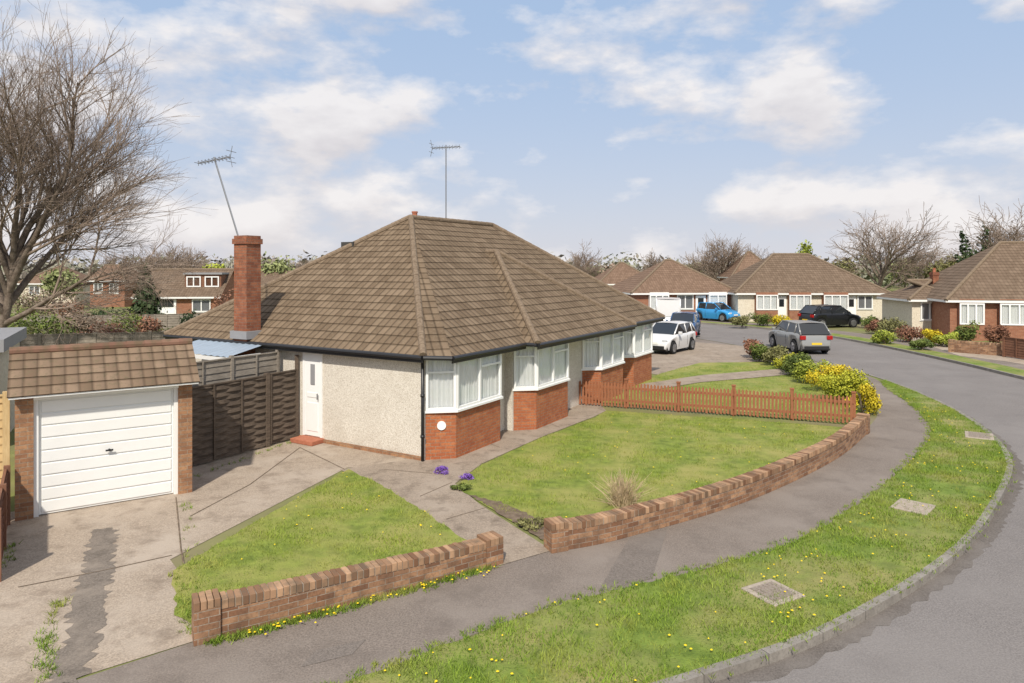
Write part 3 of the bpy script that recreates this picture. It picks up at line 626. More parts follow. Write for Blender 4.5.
# grass blades
def inside(px,py,poly):
    r=np.zeros(len(px),bool); P=np.array([(p[0],p[1]) for p in poly]); j=len(P)-1
    for i in range(len(P)):
        xi,yi=P[i]; xj,yj=P[j]; c=((yi>py)!=(yj>py))&(px<(xj-xi)*(py-yi)/(yj-yi+1e-12)+xi); r^=c; j=i
    return r
def blades(name,poly,dens,hgt,wid,mat,seed,zb=.015,ymax=99,hole=None):
    rg=np.random.default_rng(seed); P=np.array([(p[0],p[1]) for p in poly]); lo,hi=P.min(0),P.max(0); hi[1]=min(hi[1],ymax); lo[1]=max(lo[1],5.5)
    n=int(dens*(hi-lo).prod()); x=rg.uniform(lo[0],hi[0],n); y=rg.uniform(lo[1],hi[1],n)
    k=(np.abs(x)<y*.78+.6); x,y=x[k],y[k]; k=inside(x,y,poly)
    if hole is not None: k&=~inside(x,y,hole)
    x,y=x[k],y[k]
    pat=np.sin(x*2.1+1.3*np.sin(y*1.7))*np.sin(y*2.6+np.sin(x*1.3)*1.5)+.7*np.sin(x*6.3+y*4.1)*np.sin(y*7.1-x*3.3+np.sin(x*2.))
    k=rg.random(len(x))<np.clip(.55+.45*pat,.05,1); x,y,pat=x[k],y[k],pat[k]; n=len(x)
    h=hgt*(.4+1.1*rg.random(n)**1.5)*(1+.3*pat); a=rg.uniform(0,6.28,n); lean=rg.normal(size=(n,2))*.5
    dx,dy=np.cos(a)*wid,np.sin(a)*wid; b=np.stack([x,y,np.full(n,zb-.01)],1); t=b+np.stack([lean[:,0]*h,lean[:,1]*h,h],1); s=np.stack([dx,dy,np.zeros(n)],1)
    v=np.stack([b-s,b+s,t],1).reshape(-1,3); tv=np.clip(.42+.22*pat+.25*rg.normal(size=n),0,1)
    o=rawmesh(name,v,np.arange(3*n).reshape(-1,3),mat,None,np.repeat(tv,3)); return o
gm=m_leaf('lawn_blades',(.08,.125,.015),(.3,.375,.055),.8,(.37,.345,.1),1.3,.7); gv=m_leaf('verge_blades',(.062,.12,.013),(.25,.355,.045),.8,(.34,.31,.085),1.1,.6)
for nm,pl_,de,hh,mt,lab,sd,ho in (('lawn_grass',lawn_l,2600,.04,gm,'short grass of the small triangular lawn',1,None),('lawn_grass',lawn_r,1600,.045,gm,'short grass of the large lawn behind the curving wall',2,None),('verge_grass',verge,2300,.05,gv,'rough grass of the roadside verge',3,None),('lawn_grass',lawn_2,500,.05,gm,'grass of the lawn behind the picket fence',4,npath)):
    tag(blades(nm,pl_,de,hh,.006,mt,sd,ymax=30,hole=ho),lab,'grass',kind='stuff')
# tufts along edges
def edge_tufts(name,label,segs,n,hgt,mat,seed,spread=.06):
    rg=np.random.default_rng(seed); V_=[];T=[]
    for _ in range(n):
        a,b=segs[rg.integers(len(segs))]; f=rg.random(); c=np.array([a[0]+(b[0]-a[0])*f,a[1]+(b[1]-a[1])*f])+rg.normal(size=2)*spread; 
        for k in range(9):
            p=c+rg.normal(size=2)*.025; ang=rg.uniform(0,6.28); s=np.array([math.cos(ang),math.sin(ang)])*.006; l=rg.normal(size=2)*.5; h=hgt*rg.uniform(.5,1.3)
            V_+= [(p[0]-s[0],p[1]-s[1],0),(p[0]+s[0],p[1]+s[1],0),(p[0]+l[0]*h,p[1]+l[1]*h,h)]; T+=[rg.random()]*3
    o=rawmesh(name,V_,np.arange(len(V_)).reshape(-1,3),mat,None,T); return tag(o,label,'weeds',kind='stuff')
def polyseg(P): return [(P[i],P[i+1]) for i in range(len(P)-1)]
edge_tufts('wall_weeds','grassy weeds along the foot of the low brick walls',polyseg(offset(wl,-.16)),330,.08,gv,5,.04)
edge_tufts('verge_edge_tufts','ragged grass tufts along the pavement and kerb edges',polyseg([p for p in vi if p.y<22])+polyseg([p for p in vk if p.y<20 and p.x>0]),1500,.05,gv,6,.07)
edge_tufts('drive_weeds','weeds growing in the joints of the driveway',[(G(45,640),G(50,683)),(G(185,500),G(195,600)),(G(40,650),G(60,600)),(G(172,572),G(198,640)),(G(10,545),G(2,575)),(G(192,478),G(290,443))],160,.07,gv,7,.05)
# dandelions
rg=np.random.default_rng(3); Vd=[];Fd=[]
def dand(c):
    i=len(Vd); n=7; h=.04+.03*rg.random(); r_=.011+.008*rg.random()
    Vd.append((c[0],c[1],h+.012)); 
    for k in range(n): Vd.append((c[0]+r_*math.cos(6.28*k/n),c[1]+r_*math.sin(6.28*k/n),h))
    for k in range(n): Fd.append((i,i+1+k,i+1+(k+1)%n))
def scatter(poly,n,x0,x1,y0,y1,clump):
    x,y=rg.uniform(x0,x1,n*30),rg.uniform(y0,y1,n*30); k=inside(x,y,poly)
    if clump: k&=rg.random(len(x))<(.5+.5*np.sin(x*2)*np.sin(y*1.5))**2
    for a,b in list(zip(x[k],y[k]))[:n]: dand((a,b))
scatter(verge,150,-2,13,7,23,True); scatter(lawn_r,60,0,9,10,20,False); scatter(lawn_l,28,-4,0,8,15,False)
for _ in range(60): 
    i=rg.integers(3,len(wl)-1); p=offset(wl,-.2)[i]; dand((p.x+rg.normal()*.12,p.y+rg.normal()*.07))
tag(rawmesh('dandelion_flowers',Vd,Fd,MT['dand']),'scattered yellow dandelions in the grass and along the walls','flowers',kind='stuff')
# purple flowers, dry plant
shrub('purple_flower_clump','mound of purple flowers nearest the bay window corner',G(441,474),.24,.18,.16,PUR,600,.018,21,'flowers',nc=6)
shrub('purple_flower_clump','mound of purple flowers further right on the path edge',G(468,480),.18,.14,.14,PUR,400,.018,22,'flowers',nc=6)
shrub('low_green_plant','small green plant at the path corner below the purple flowers',G(461,490),.26,.18,.14,GRN,500,.025,23,'plant',nc=6)
shrub('bed_plant','low leafy plant in the soil bed by the right wall end',G(535,528),.34,.2,.16,OLV,600,.025,24,'plant',nc=6)
sg=[];rnd=random.Random(5)
for _ in range(280):
    a=rnd.random()*6.28; s=abs(rnd.gauss(0,.62)); l=rnd.uniform(.3,.72); p0=np.array([rnd.gauss(0,.09),rnd.gauss(0,.08),0]); d=np.array([math.cos(a)*math.sin(s),math.sin(a)*math.sin(s),math.cos(s)]); p1=p0+d*l*.6; p2=p1+(d+np.array([math.cos(a)*.3,math.sin(a)*.3,-.1]))*l*.4
    sg+= [(p0,p1,.005,.004),(p1,p2,.004,.002)]
dp=thing('dry_plant','dry straw coloured stems of a dormant plant on the right lawn','plant',G(622,506)); tubes('stem',sg,3,MT['straw'],dp)
# golden hedge bushes
for i,(px_,py,rx,h,pal,lab,n,lf) in enumerate((
 (863,414,.55,.95,YEL,'golden yellow bush at the right end of the picket fence',2800,.035),
 (846,402,1.0,1.25,GOL,'largest golden green bush behind the picket fence end',5500,.04),
 (829,391,.9,1.1,YEL,'yellow flowering bush left of the largest bush by the pavement',4200,.04),
 (814,383,.85,1.0,LIM,'bright lime bush between the yellow bush and the green one',3200,.045),
 (800,376,.8,.95,GRN,'dark green rounded bush in the middle of the boundary row',3000,.045),
 (788,371,.8,.9,GOL,'small golden bush left of the dark green one in the boundary row',2400,.045),
 (776,366,.75,1.0,OLV,'olive green bush in the boundary row',2400,.05),
 (764,362,.75,.9,GRN,'green bush next to the russet one in the boundary row',2200,.05),
 (753,358,.75,1.05,RUS,'russet bush at the far end of the boundary row',2000,.05))):
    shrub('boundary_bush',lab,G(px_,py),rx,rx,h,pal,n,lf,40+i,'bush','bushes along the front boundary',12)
# big bare tree and skyline trees
bare_tree('huge bare tree rising at the left edge of the view',GD(-6,25),12.6,4,5,(12,7,6,6,5),.54,.34,'twig',.004,.4,rf=.018,l1=(.78,.98),t0=.42)
def ty(y,Y): return CAMH+(268-y)*Y/690
sky=[(578,90,243,'bare tree just right of the big roof ridge',8),(655,95,252,'small bare tree above the leftmost far bungalow',9),(728,85,236,'slender bare tree between the two far bungalow roofs',10),(768,95,246,'thin bare tree above the small middle roof',13),(880,78,211,'broad bare tree above the right end of the far bungalow',14),(1012,66,205,'tall bare tree at the right edge of the skyline',15),(163,80,243,'left one of two bare trees behind the dormer house',16),(192,84,245,'right one of two bare trees behind the dormer house',17),(920,95,246,'low bare tree right of the broad one',18),(700,100,254,'faint bare tree near the slender tree',19),(120,95,252,'bare tree behind the red brick house at the left',20),(252,95,256,'low bare tree seen beside the chimney',51),(300,100,258,'faint bare tree above the big roof left slope',52)]
for px_,Y,y,lab,sd in sky:
    bare_tree(lab,GD(px_,Y),ty(y,Y),sd,4,(9,7,5,5),.7,.2,'twig',.017,.35,rf=.022,l1=(.9,1.15))
for px_,Y,y,rx,pal,lab,sd,cone in ((806,88,234,1.9,LIM,'bright yellow green tree on the skyline',31,False),(965,64,228,2.0,DRK,'dark evergreen left of the tall bare tree',32,True),(985,66,222,1.8,DRK,'taller dark evergreen beside the right edge tree',33,True),(216,66,256,1.7,LIM,'light green tree behind the brick chimney, left side',34,False),(276,75,250,2.4,SOF,'soft green tree right of the brick chimney',35,False),(146,48,263,1.2,DRK,'dark conifer left of the dormer house',36,True),(945,80,248,2.6,OLV,'rounded olive tree behind the right house',38,False),(612,90,258,2.5,BRN,'brownish tree near the main ridge end',39,False),(840,90,250,3.0,OLV,'low olive tree behind the far cream bungalow',41,False),(690,105,255,2.8,SOF,'soft green tree above the leftmost far bungalow roof',42,False),(745,110,252,2.6,SOF,'soft green tree right of the slender bare tree',43,False),(905,100,252,3.0,SOF,'soft green tree between the broad bare tree and the right house',44,False),(590,110,260,3.0,SOF,'low soft green tree just past the big roof',45,False),(60,70,262,2.2,SOF,'soft green tree behind the houses at far left',46,False)):
    leafy_tree('evergreen_tree' if cone else 'leafy_tree',lab,GD(px_,Y),ty(y,Y),rx,pal,1800,.2,sd,.25,14,'leafy trees on the skyline',cone)
# distant woodland, one mass
cl=[];rnd=random.Random(77)
for _ in range(300):
    a=rnd.uniform(-44,44); Y=rnd.uniform(120,210); h=rnd.uniform(4.5,8.3)*Y/165; cl.append(((math.tan(math.radians(a))*Y,Y,h*.45),(rnd.uniform(4,8),4,h*.5)))
wd=leafmesh('distant_woodland',cl,42000,.65,leafmat((.18,.155,.13),(.34,.305,.26),(.2,.25,.12),.06),None,78,.2); tag(wd,'distant band of mixed woodland along the horizon','woodland',kind='stuff')
# garden shrubs behind garage
for i,(px_,Y,rx,h,pal,lab) in enumerate(((35,30,1.5,1.9,OLV,'olive shrub above the left end of the garage roof'),(62,36,1.4,2.2,GRN,'green shrub left of the red brick house'),(95,33,1.5,1.9,RUS,'russet shrub behind the middle of the garage roof'),(125,37,1.5,2.0,GRN,'green bush in front of the dormer house'),(165,32,1.4,1.8,OLV,'olive bush behind the right end of the garage roof'),(48,42,2.2,3.6,BRN,'tall brownish shrub under the huge bare tree'),(224,40,1.0,3.2,RUS,'rust coloured shrub left of the chimney'),(190,36,1.2,2.0,DRK,'dark bush right of the garage ridge'),(82,37,1.5,2.3,BRN,'twiggy brown bush below the red brick house'),(150,37,1.3,1.8,RUS,'russet bush before the dormer house door'),(208,38,1.2,1.8,LIM,'lime bush by the right end of the dormer house'),(14,36,2.0,2.4,GRN,'green bush under the distant left house'),(108,46,1.6,1.8,DRK,'dark bush between the red brick and dormer houses'),(68,54,2.0,2.2,RUS,'reddish bush at the left foot of the red brick house'),(25,58,2.4,2.4,OLV,'wide olive bush before the distant left house'),(238,52,1.8,2.2,OLV,'olive bush right beside the chimney'))):
    shrub('garden_shrub',lab,GD(px_,Y),rx,rx,h,pal,1700,.075,60+i,'shrub','garden shrubs')
fence('back_fence','grey garden fence running behind the garage',[GD(-20,27),GD(40,27.5),GD(95,28),GD(150,28.5),GD(200,29)],1.6,MT['fgrey'],.15,.1)
fence('rear_fence','second grey garden fence further back before the dormer house',[GD(-20,38.5),GD(60,39.5),GD(130,40.5),GD(215,42)],1.5,MT['fgrey'],.15,.1)
# ------------------------------------------------------------------ background houses
def bg_house(name,label,o,ang,L,D,ze,zr,wall,tile,wins=(),doors=(),hipl=True,hipr=True,chim=None,base=None,cat='house',baybase=None):
    o=V((o[0],o[1],0)); d=V((math.cos(ang),math.sin(ang),0)); n=V((-d.y,d.x,0)); Q=lambda a,b,z=0:o+d*a+n*b+Z*z
    rt=thing(name,label,cat,o,'houses in the background'); m=MB()
    for a,b in (((0,0),(L,0)),((L,0),(L,D)),((L,D),(0,D)),((0,D),(0,0))): m.face([Q(*a),Q(*b),Q(*b,ze),Q(*a,ze)])
    hd=D/2; ov=.35; rl=hd if hipl else -.25; rr=L-hd if hipr else L+.25
    if not hipl: m.face([Q(0,0,ze),Q(0,D,ze),Q(0,hd,zr-.1)])
    if not hipr: m.face([Q(L,0,ze),Q(L,D,ze),Q(L,hd,zr-.1)])
    m.build('wall',wall,rt)
    k=(zr-ze)/hd; zo=ze-ov*k*.5; x0=-ov if hipl else -.25; x1=L+ov if hipr else L+.25
    m=MB(); roof_plane(m,[Q(x0,-ov,zo),Q(x1,-ov,zo),Q(rr,hd,zr),Q(rl,hd,zr)]); roof_plane(m,[Q(x1,D+ov,zo),Q(x0,D+ov,zo),Q(rl,hd,zr),Q(rr,hd,zr)])
    if hipl: roof_plane(m,[Q(x0,D+ov,zo),Q(x0,-ov,zo),Q(rl,hd,zr)])
    if hipr: roof_plane(m,[Q(x1,-ov,zo),Q(x1,D+ov,zo),Q(rr,hd,zr)])
    rf=m.build('roof',tile,rt); hip_run(Q(rl,hd,zr),Q(rr,hd,zr),rf,.1,.5,'ridge_tiles')
    if hipl: hip_run(Q(x0,-ov,zo),Q(rl,hd,zr),rf,.1,.5)
    if hipr: hip_run(Q(x1,-ov,zo),Q(rr,hd,zr),rf,.1,.5)
    m=MB(); m.obox(Q(x0,-ov,zo-.13),d*(x1-x0),n*.03,Z*.13); m.face([Q(x0,-ov,zo-.01),Q(x1,-ov,zo-.01),Q(x1,.02,zo-.01),Q(x0,.02,zo-.01)])
    m.obox(Q(x0,-ov+.03,zo-.13),n*(D+ov),d*.03,Z*.13); m.build('fascia',MT['whitep'],rt)
    for (a,wd_,z0,z1,mu,pj) in wins:
        b=MB(); 
        if pj: 
            b.obox(Q(a,-pj,0),d*wd_,n*pj,Z*z0); b.obox(Q(a,-pj,z1),d*wd_,n*pj,Z*max(.05,(ze-z1-.05))); 
            b.obox(Q(a,-pj+.06,z0),d*.08,n*(pj-.06),Z*(z1-z0)); b.obox(Q(a+wd_-.08,-pj+.06,z0),d*.08,n*(pj-.06),Z*(z1-z0))
        else: b.obox(Q(a-.04,-.05,z0-.06),d*(wd_+.08),n*.05,Z*.06)
        w_=b.build('window',(baybase or wall) if pj else MT['whitep'],rt)
        if pj: facet(w_,Q(a,-pj),Q(a+wd_,-pj),z0,z1,-n,mu,None,curtain=True,fw=.08)
        else:
            facet(w_,Q(a,-.04),Q(a+wd_,-.04),z0,z1,-n,mu,None,curtain=False,fw=.08)
            b=MB(); b.face([Q(a,-.012,z0),Q(a+wd_,-.012,z0),Q(a+wd_,-.012,z1),Q(a,-.012,z1)]); b.build('blind',MT['lead'],w_)
    for (a,wd_,z1,mt) in doors:
        b=MB(); b.obox(Q(a,-.05,.02),d*wd_,n*.05,Z*z1); b.obox(Q(a+.12,-.065,.3),d*(wd_-.24),n*.02,Z*.7); dr=b.build('door',mt,rt); b=MB(); b.obox(Q(a+.18,-.07,1.2),d*(wd_-.36),n*.02,Z*.6); b.build('door_pane',MT['cglass'],dr)
    if chim:
        for (a,b_,w1,w2,zt) in chim: chimney(rf,Q(a,b_),w1,w2,ze,zt,ang,MT['brick_c'],1)
    return rt,Q
bg_house('bungalow','farthest left of the three bungalows across the road, behind the blue car',GD(634,56),.12,8.6,8,2.35,4.95,MT['brick_bg'],MT['tile_red'],((1.2,1.6,.9,2.1,(.33,.66),.4),(3.6,1.4,.9,2.1,(.5,),0),(6.2,1.5,1.0,2.1,(.5,),.4)),((5.2,.85,2.0,MT['white']),),baybase=MT['whitep'])
bg_house('bungalow','cream rendered bungalow across the road, middle of the three, behind the black car',GD(738,55),-.02,11.6,8.6,2.4,5.45,MT['cream'],MT['tile_bg'],((1.3,1.7,.95,2.15,(.33,.66),.45),(3.9,1.7,.95,2.15,(.33,.66),.45),(6.6,1.9,.95,2.15,(.33,.66),.45),(9.4,1.2,1.0,2.1,(.5,),0)),((3.05,.75,2.0,MT['white']),(8.55,.75,2.0,MT['white'])),baybase=MT['brick_bg'])
rt,Q=bg_house('bungalow','brick bungalow at the right edge with tall tiled hipped roof',GD(950,41),-.22,11,9,2.5,5.9,MT['brick_bg'],MT['tile_bg'],((.4,1.3,.95,2.2,(.33,.66),.3),(2.5,1.5,.95,2.2,(.33,.66),.3)),(),chim=None,baybase=MT['brick_bg'])
bg_house('bungalow_annexe','low cream rendered side wing left of the right edge bungalow',GD(912,44),-.1,2.9,4.4,2.35,3.45,MT['cream'],MT['tile_bg'],((.5,1.1,.95,2.1,(.5,),0),),((2.0,.75,2.0,MT['fbrown']),),chim=((2.4,2.2,.36,.45,4.0),))
bg_house('bungalow','small hipped roof showing between the two far bungalows',GD(733,80),0,5.4,5,3.4,6.2,MT['brick_bg'],MT['tile_red'],((1,1.2,1.9,3.0,(.5,),0),))
bg_house('house','low roofed house peeping over the right end of the big roof',GD(600,78),.1,6.5,6,2.6,4.9,MT['cream'],MT['tile_red'],((1.2,1.2,1.0,2.1,(.5,),0),))
rt,Q=bg_house('dormer_house','brown roofed house with a flat roofed dark dormer at the left',GD(136,54),.12,6.2,7,2.1,4.15,MT['brick_bg'],MT['tile_bg'],((4.2,1.4,.8,1.8,(.5,),0),),((.8,2.2,1.8,MT['white']),),hipl=False,hipr=False)
m=MB(); m.obox(Q(3.3,1.0,2.5),(Q(1,0)-Q(0,0))*2.8,(Q(0,1)-Q(0,0))*2.6,Z*1.25); dm=m.build('dormer',MT['fbrown'],rt)
m=MB(); m.obox(Q(3.2,.85,3.75),(Q(1,0)-Q(0,0))*3.0,(Q(0,1)-Q(0,0))*2.8,Z*.14); m.build('dormer_roof',MT['lead'],dm)
for a in (3.45,4.85): facet(dm,Q(a,.95),Q(a+1.1,.95),2.75,3.6,-(Q(0,1)-Q(0,0)),(.5,),None,curtain=False,fw=.09)
bg_house('house','red brick house with tiled roof far left under the bare tree',GD(90,76),-.15,4.2,5,3.0,4.6,MT['brick_bg'],MT['tile_red'],((.5,1.1,1.5,2.6,(.5,),0),(2.4,1.1,1.5,2.6,(.5,),0)),hipl=False)
bg_house('house','pale gabled house glimpsed between chimney and main roof',GD(226,70),.1,6.5,7,2.3,3.9,MT['cream'],MT['tile_bg'],((1,1.4,1,2.1,(.5,),0),(4.0,1.4,1,2.1,(.5,),0)),hipl=False,hipr=False)
bg_house('house','distant house with brown roof far left beside the huge tree trunk',GD(20,80),.1,6,6,2.6,4.6,MT['cream'],MT['tile_red'],((1,1.2,1.2,2.2,(.5,),0),))
# opposite gardens
for i,(px_,py,rx,h,pal,lab) in enumerate(((876,334,.8,1.1,RUS,'russet shrub left end of the opposite garden bed'),(892,337,.9,1.3,OLV,'olive shrub in front of the low side wing'),(910,342,.9,1.1,RUS,'reddish shrub in the middle of the opposite bed'),(930,345,.8,1.0,YEL,'yellow shrub in the opposite bed'),(948,347,.7,.9,LIM,'lime shrub right of the yellow one'),(968,346,.8,1.5,GRN,'green shrub before the right bungalow windows'),(998,345,.7,1.2,RUS,'russet shrub near the right edge fence'),(760,326,1.0,1.2,GRN,'green shrub before the middle far bungalow'),(782,326,1.0,1.0,YEL,'yellow shrub before the middle far bungalow'),(742,327,.8,.9,OLV,'olive shrub left of the middle far bungalow'),(870,328,.9,1.0,GRN,'green shrub right of the black car'),(885,344,.8,.8,LIM,'low lime shrub at the front of the opposite bed'),(922,350,.7,.7,GRN,'low green shrub at the front of the opposite bed'))):
    shrub('garden_shrub',lab,G(px_,py),rx,rx,h,pal,1400,.06,90+i,'shrub','garden shrubs')
sw=px((952,352),(978,354),(1004,356))
low_wall('short brick garden wall across the road at the right',sw,.6)
fence('brown_fence','brown panel fence across the road at the right edge',[G(1004,357),G(1030,361),G(1070,366)],.95,MT['fbrown'],.12,.1)
# ------------------------------------------------------------------ cars
def car(name,label,loc,head,L,W,Hh,paint,kind='hatch',cat='car',metal=.15):
    rt=thing(name,label,cat,(0,0,0),'parked vehicles',False); s=Hh/1.5; pm=m_plain('paint_'+label[:10],paint,.22,.6,metal,var=.03)
    wx=(-.31*L,.305*L); wr_=.34 if kind!='hatch' else .315; N=57; xs=np.linspace(-L/2,L/2,N)
    if kind=='van': tp=[(-.5,.5),(-.49,1.0),(.25,1.05),(.33,1.0),(.45,.85),(.49,.6),(.5,.45)]
    else: tp=[(-.5,.5),(-.49,.72),(-.475,.93),(-.44,1.0),(-.2,1.0),(.2,.97),(.28,.94),(.42,.82),(.47,.72),(.49,.58),(.5,.45)]
    top=np.interp(xs/L,[t[0] for t in tp],[t[1]*(s if kind!='van' else 1) for t in tp])
    m=MB(); rows=[]
    for x,zt in zip(xs,top):
        zb=.2+.1*(abs(x)/(L/2))**8
        for c in wx:
            q=(wr_+.06)**2-(x-c)**2
            if q>0: zb=max(zb,min(zt-.12,wr_+math.sqrt(q)))
        hwid=W/2*(1-.2*(abs(x)/(L/2))**7); zt=max(zt,zb+.1); z1=zb+(zt-zb)*.55
        rows.append([V((x,y,z)) for y,z in ((hwid*.9,zb),(hwid,z1),(hwid*.985,zt-.07),(hwid*.9,zt-.005),(hwid*.5,zt+.02),(-hwid*.5,zt+.02),(-hwid*.9,zt-.005),(-hwid*.985,zt-.07),(-hwid,z1),(-hwid*.9,zb))])
    for r_ in rows: m.v+=r_
    for i in range(N-1):
        for k in range(9): m.f.append([i*10+k,(i+1)*10+k,(i+1)*10+k+1,i*10+k+1]); m.u.append(None)
    m.f.append(list(range(10))); m.f.append([(N-1)*10+9-k for k in range(10)]); m.u+=[None,None]
    m.build('body',pm,rt,smooth=True)
    m=MB(); m.obox((-L*.47,-W*.42,.2),(L*.94,0,0),(0,W*.84,0),(0,0,.5)); m.build('underbody',MT['dark'],rt)
    b0,b1=.97*s,Hh
    if kind=='van': bx=(-.49,.33); rx_=(-.48,.2); b0=1.0
    elif kind=='suv': bx=(-.48,.27); rx_=(-.36,.08)
    else: bx=(-.475,.26); rx_=(-.36,.07)
    hb,ht=W*.465,W*.375
    if kind=='van': ht=W*.44
    q=lambda f,hw_,z,sg:V((f*L,hw_*sg,z)); 
    for nm,mt_,P in (('windscreen',MT['cglass'],[q(bx[1],hb*.93,b0,1),q(bx[1],hb*.93,b0,-1),q(rx_[1],ht,b1-.03,-1),q(rx_[1],ht,b1-.03,1)]),('rear_window',MT['cglass'] if kind!='van' else pm,[q(bx[0],hb*.93,b0,1),q(bx[0],hb*.93,b0,-1),q(rx_[0],ht,b1-.05,-1),q(rx_[0],ht,b1-.05,1)])):
        m=MB(); m.face(P); m.build(nm,mt_,rt)
    for sg in (1,-1):
        m=MB(); m.face([q(bx[0],hb*.93,b0,sg),q(-.1,hb,b0,sg),q(bx[1],hb*.93,b0,sg),q(rx_[1],ht,b1-.03,sg),q(rx_[0],ht,b1-.05,sg)]); m.build('side_window' if kind!='van' else 'side_panel',MT['cglass'] if kind!='van' else pm,rt)
        if kind=='van': m=MB(); m.face([q(.1,hb+.012,b0+.05,sg),q(.27,hb+.012,b0+.05,sg),q(.18,ht+.03,b1-.25,sg),q(.1,ht+.03,b1-.25,sg)]); m.build('side_window',MT['cglass'],rt)
        p=MB()
        for a,b in ((q(bx[1],hb*.93,b0-.02,sg),q(rx_[1],ht,b1-.03,sg)),(q(rx_[1],ht,b1-.03,sg),q(rx_[0],ht,b1-.05,sg)),(q(rx_[0],ht,b1-.05,sg),q(bx[0],hb*.93,b0-.02,sg)),(q(-.12,hb,b0-.02,sg),q(-.12,ht,b1-.04,sg)),(q(-.33,hb*.97,b0-.02,sg),q(-.32,ht,b1-.05,sg))): p.tube(a,b,.035,n=6)
        p.build('pillar',pm,rt,smooth=True)
        mr=MB(); mr.obox(q(.2,W*.5,b0+.0,sg)-V((0,.0,0)),V((-.14,0,0)),V((0,.18*sg,0)),V((0,0,.14))); mr.build('door_mirror',pm,rt,bevel=.03)
        hl=MB(); hl.obox(V((L*.455,sg*W*.26,.64*s)),V((.1,0,0)),V((0,sg*W*.15,0)),V((0,0,.13))); hl.build('headlight',MT['lens'],rt,bevel=.02)
        tl=MB(); tl.obox(V((-L*.5+.02-.02,sg*W*.3,.72*s)),V((.12,0,0)),V((0,sg*W*.16,0)),V((0,0,.2))); tl.build('taillight',MT['red'],rt,bevel=.02)
        for xx in (.16,-.12,-.3): ds=MB(); ds.obox(V((xx*L,sg*(W*.5-.004),.36)),V((.012,0,0)),V((0,sg*.008,0)),V((0,0,.5*s))); ds.build('door_seam',MT['black'],rt)
    m=MB(); 
    for yy in range(6):
        ya,yb=ht*(-1+yy/3),ht*(-1+(yy+1)/3); za,zb_=[.045*(1-(t/ht)**2) for t in (ya,yb)]
        m.face([V((rx_[1]*L,ya,b1-.03+za*.6)),V((rx_[0]*L,ya,b1-.05+za)),V((rx_[0]*L,yb,b1-.05+zb_)),V((rx_[1]*L,yb,b1-.03+zb_*.6))])
    m.build('roof',pm,rt,smooth=True)
    for xx,pm2,dx in ((L/2-.01,'plate_w',.03),(-L/2-.02,'plate_y',.03)): m=MB(); m.obox((xx,-.26,.5),(dx,0,0),(0,.52,0),(0,0,.11)); m.build('number_plate',MT[pm2],rt)
    for xx,dx in ((L/2-.09,.1),(-L/2-.01,.1)): m=MB(); m.obox((xx,-W*.36,.25),(dx,0,0),(0,W*.72,0),(0,0,.2)); m.build('bumper',MT['black'],rt,bevel=.03)
    for c in wx:
        for sg in (1,-1):
            t=MB(); y=sg*(W/2-.12); t.tube((c,y-.1,wr_),(c,y+.1,wr_),wr_,n=22); ty_=t.build('wheel',MT['tyre'],rt,bevel=.03)
            t=MB(); yo=y+sg*.1; t.tube((c,yo-.01*sg,wr_),(c,yo+.006*sg,wr_),wr_*.66,n=20)
            for k in range(5): a=6.283*k/5; t.bar((c,yo+.01*sg,wr_),(c+math.cos(a)*wr_*.62,yo+.01*sg,wr_+math.sin(a)*wr_*.62),V((0,1,0)),.07,.02)
            t.build('rim',MT['metal'],ty_)
    rt.location=loc; rt.rotation_euler=(0,0,math.radians(head)); return rt
car('parked_car','silver grey crossover car parked on the road by the kerb',G(798,350,-.1),92,4.2,1.8,1.58,(.3,.3,.29),'suv',metal=.3)
car('parked_car','white hatchback parked beside the end of the near bungalow',GD(669,35.5),-128,3.6,1.66,1.48,(.7,.7,.7),'hatch')
car('parked_car','dark blue car parked behind the white hatchback',GD(684,43),-112,4.0,1.7,1.48,(.03,.09,.22),'hatch')
car('parked_car','bright blue car in front of the leftmost far bungalow',GD(716,56),-52,3.7,1.65,1.48,(.04,.28,.6),'hatch')
car('parked_car','black estate car parked before the cream bungalow',G(830,327,0),14,4.2,1.8,1.6,(.012,.013,.016),'suv')
car('parked_van','white panel van behind the end of the near bungalow',GD(668,49),78,4.6,1.8,2.15,(.75,.75,.75),'van','van')
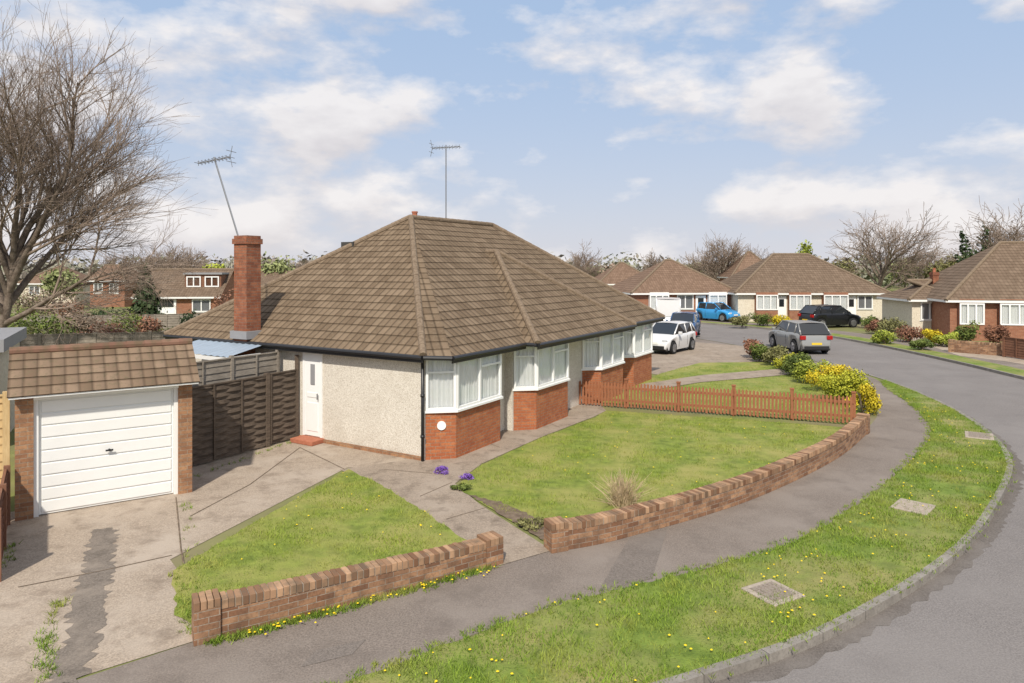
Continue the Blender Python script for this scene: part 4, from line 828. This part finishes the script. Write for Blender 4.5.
# ------------------------------------------------------------------ light, sky, camera
el=math.radians(47); az=(-.12,-1.0)
l=bpy.data.lights.new('Sun','SUN'); l.energy=4.8; l.angle=math.radians(1.6); l.color=(1,.925,.805); so=bpy.data.objects.new('Sun',l); COL.objects.link(so)
dv=V((az[0],az[1],0)).normalized()*math.cos(el)+Z*math.sin(el); so.rotation_euler=dv.to_track_quat('Z','Y').to_euler()
wd_=bpy.data.worlds.new('World'); scene.world=wd_; wd_.use_nodes=True; nt=wd_.node_tree; T=NT.__new__(NT); T.t=nt; bgn=nt.nodes['Background']
skyn=T.n('ShaderNodeTexSky',sky_type='NISHITA',sun_disc=False); skyn.sun_elevation=el; skyn.sun_rotation=math.atan2(az[0],az[1]); skyn.air_density=1.0; skyn.dust_density=1.5
gen=T.n('ShaderNodeTexCoord').outputs['Generated']; sp=T.n('ShaderNodeSeparateXYZ',{0:gen}); zc=T.math('MAXIMUM',sp.outputs[2],0.0)
def pvec(dz): return T.n('ShaderNodeCombineXYZ',{0:sp.outputs[0],1:sp.outputs[1],2:T.math('MULTIPLY',T.math('ADD',zc,dz),2.2)}).outputs[0]
SC=4.6
n1=T.noise(pvec(.77),SC,8,.56); nu=T.noise(pvec(.803),SC,4,.5)
cf=T.ramp(n1,.44,.575)
lit=T.math('ADD',.55,T.math('MULTIPLY',T.math('SUBTRACT',n1,nu),4.5),True); ccol=T.mix(lit,(6.7,6.3,6.35),(8.8,8.4,8.2))
hz_=T.math('POWER',T.math('SUBTRACT',1.0,T.math('MULTIPLY',zc,2.2),True),2.4)
blue=T.mix(.82,skyn.outputs[0],(4.0,5.4,7.6)); c=T.mix(T.math('MULTIPLY',hz_,.75),blue,(7.3,6.85,6.8)); c=T.mix(T.math('MULTIPLY',cf,.84),c,ccol)
T.set(bgn,'Color',c); bgn.inputs['Strength'].default_value=.109
cam=bpy.data.cameras.new('Camera'); co=bpy.data.objects.new('Camera',cam); COL.objects.link(co); co.location=(0,0,CAMH); co.rotation_euler=(math.radians(90),0,0)
cam.sensor_width=36; cam.lens=F/1024*36; cam.shift_y=-(341.5-HY)/1024; cam.clip_end=6000; scene.camera=co
scene.view_settings.view_transform='Standard'; scene.view_settings.look='None'; scene.view_settings.exposure=0
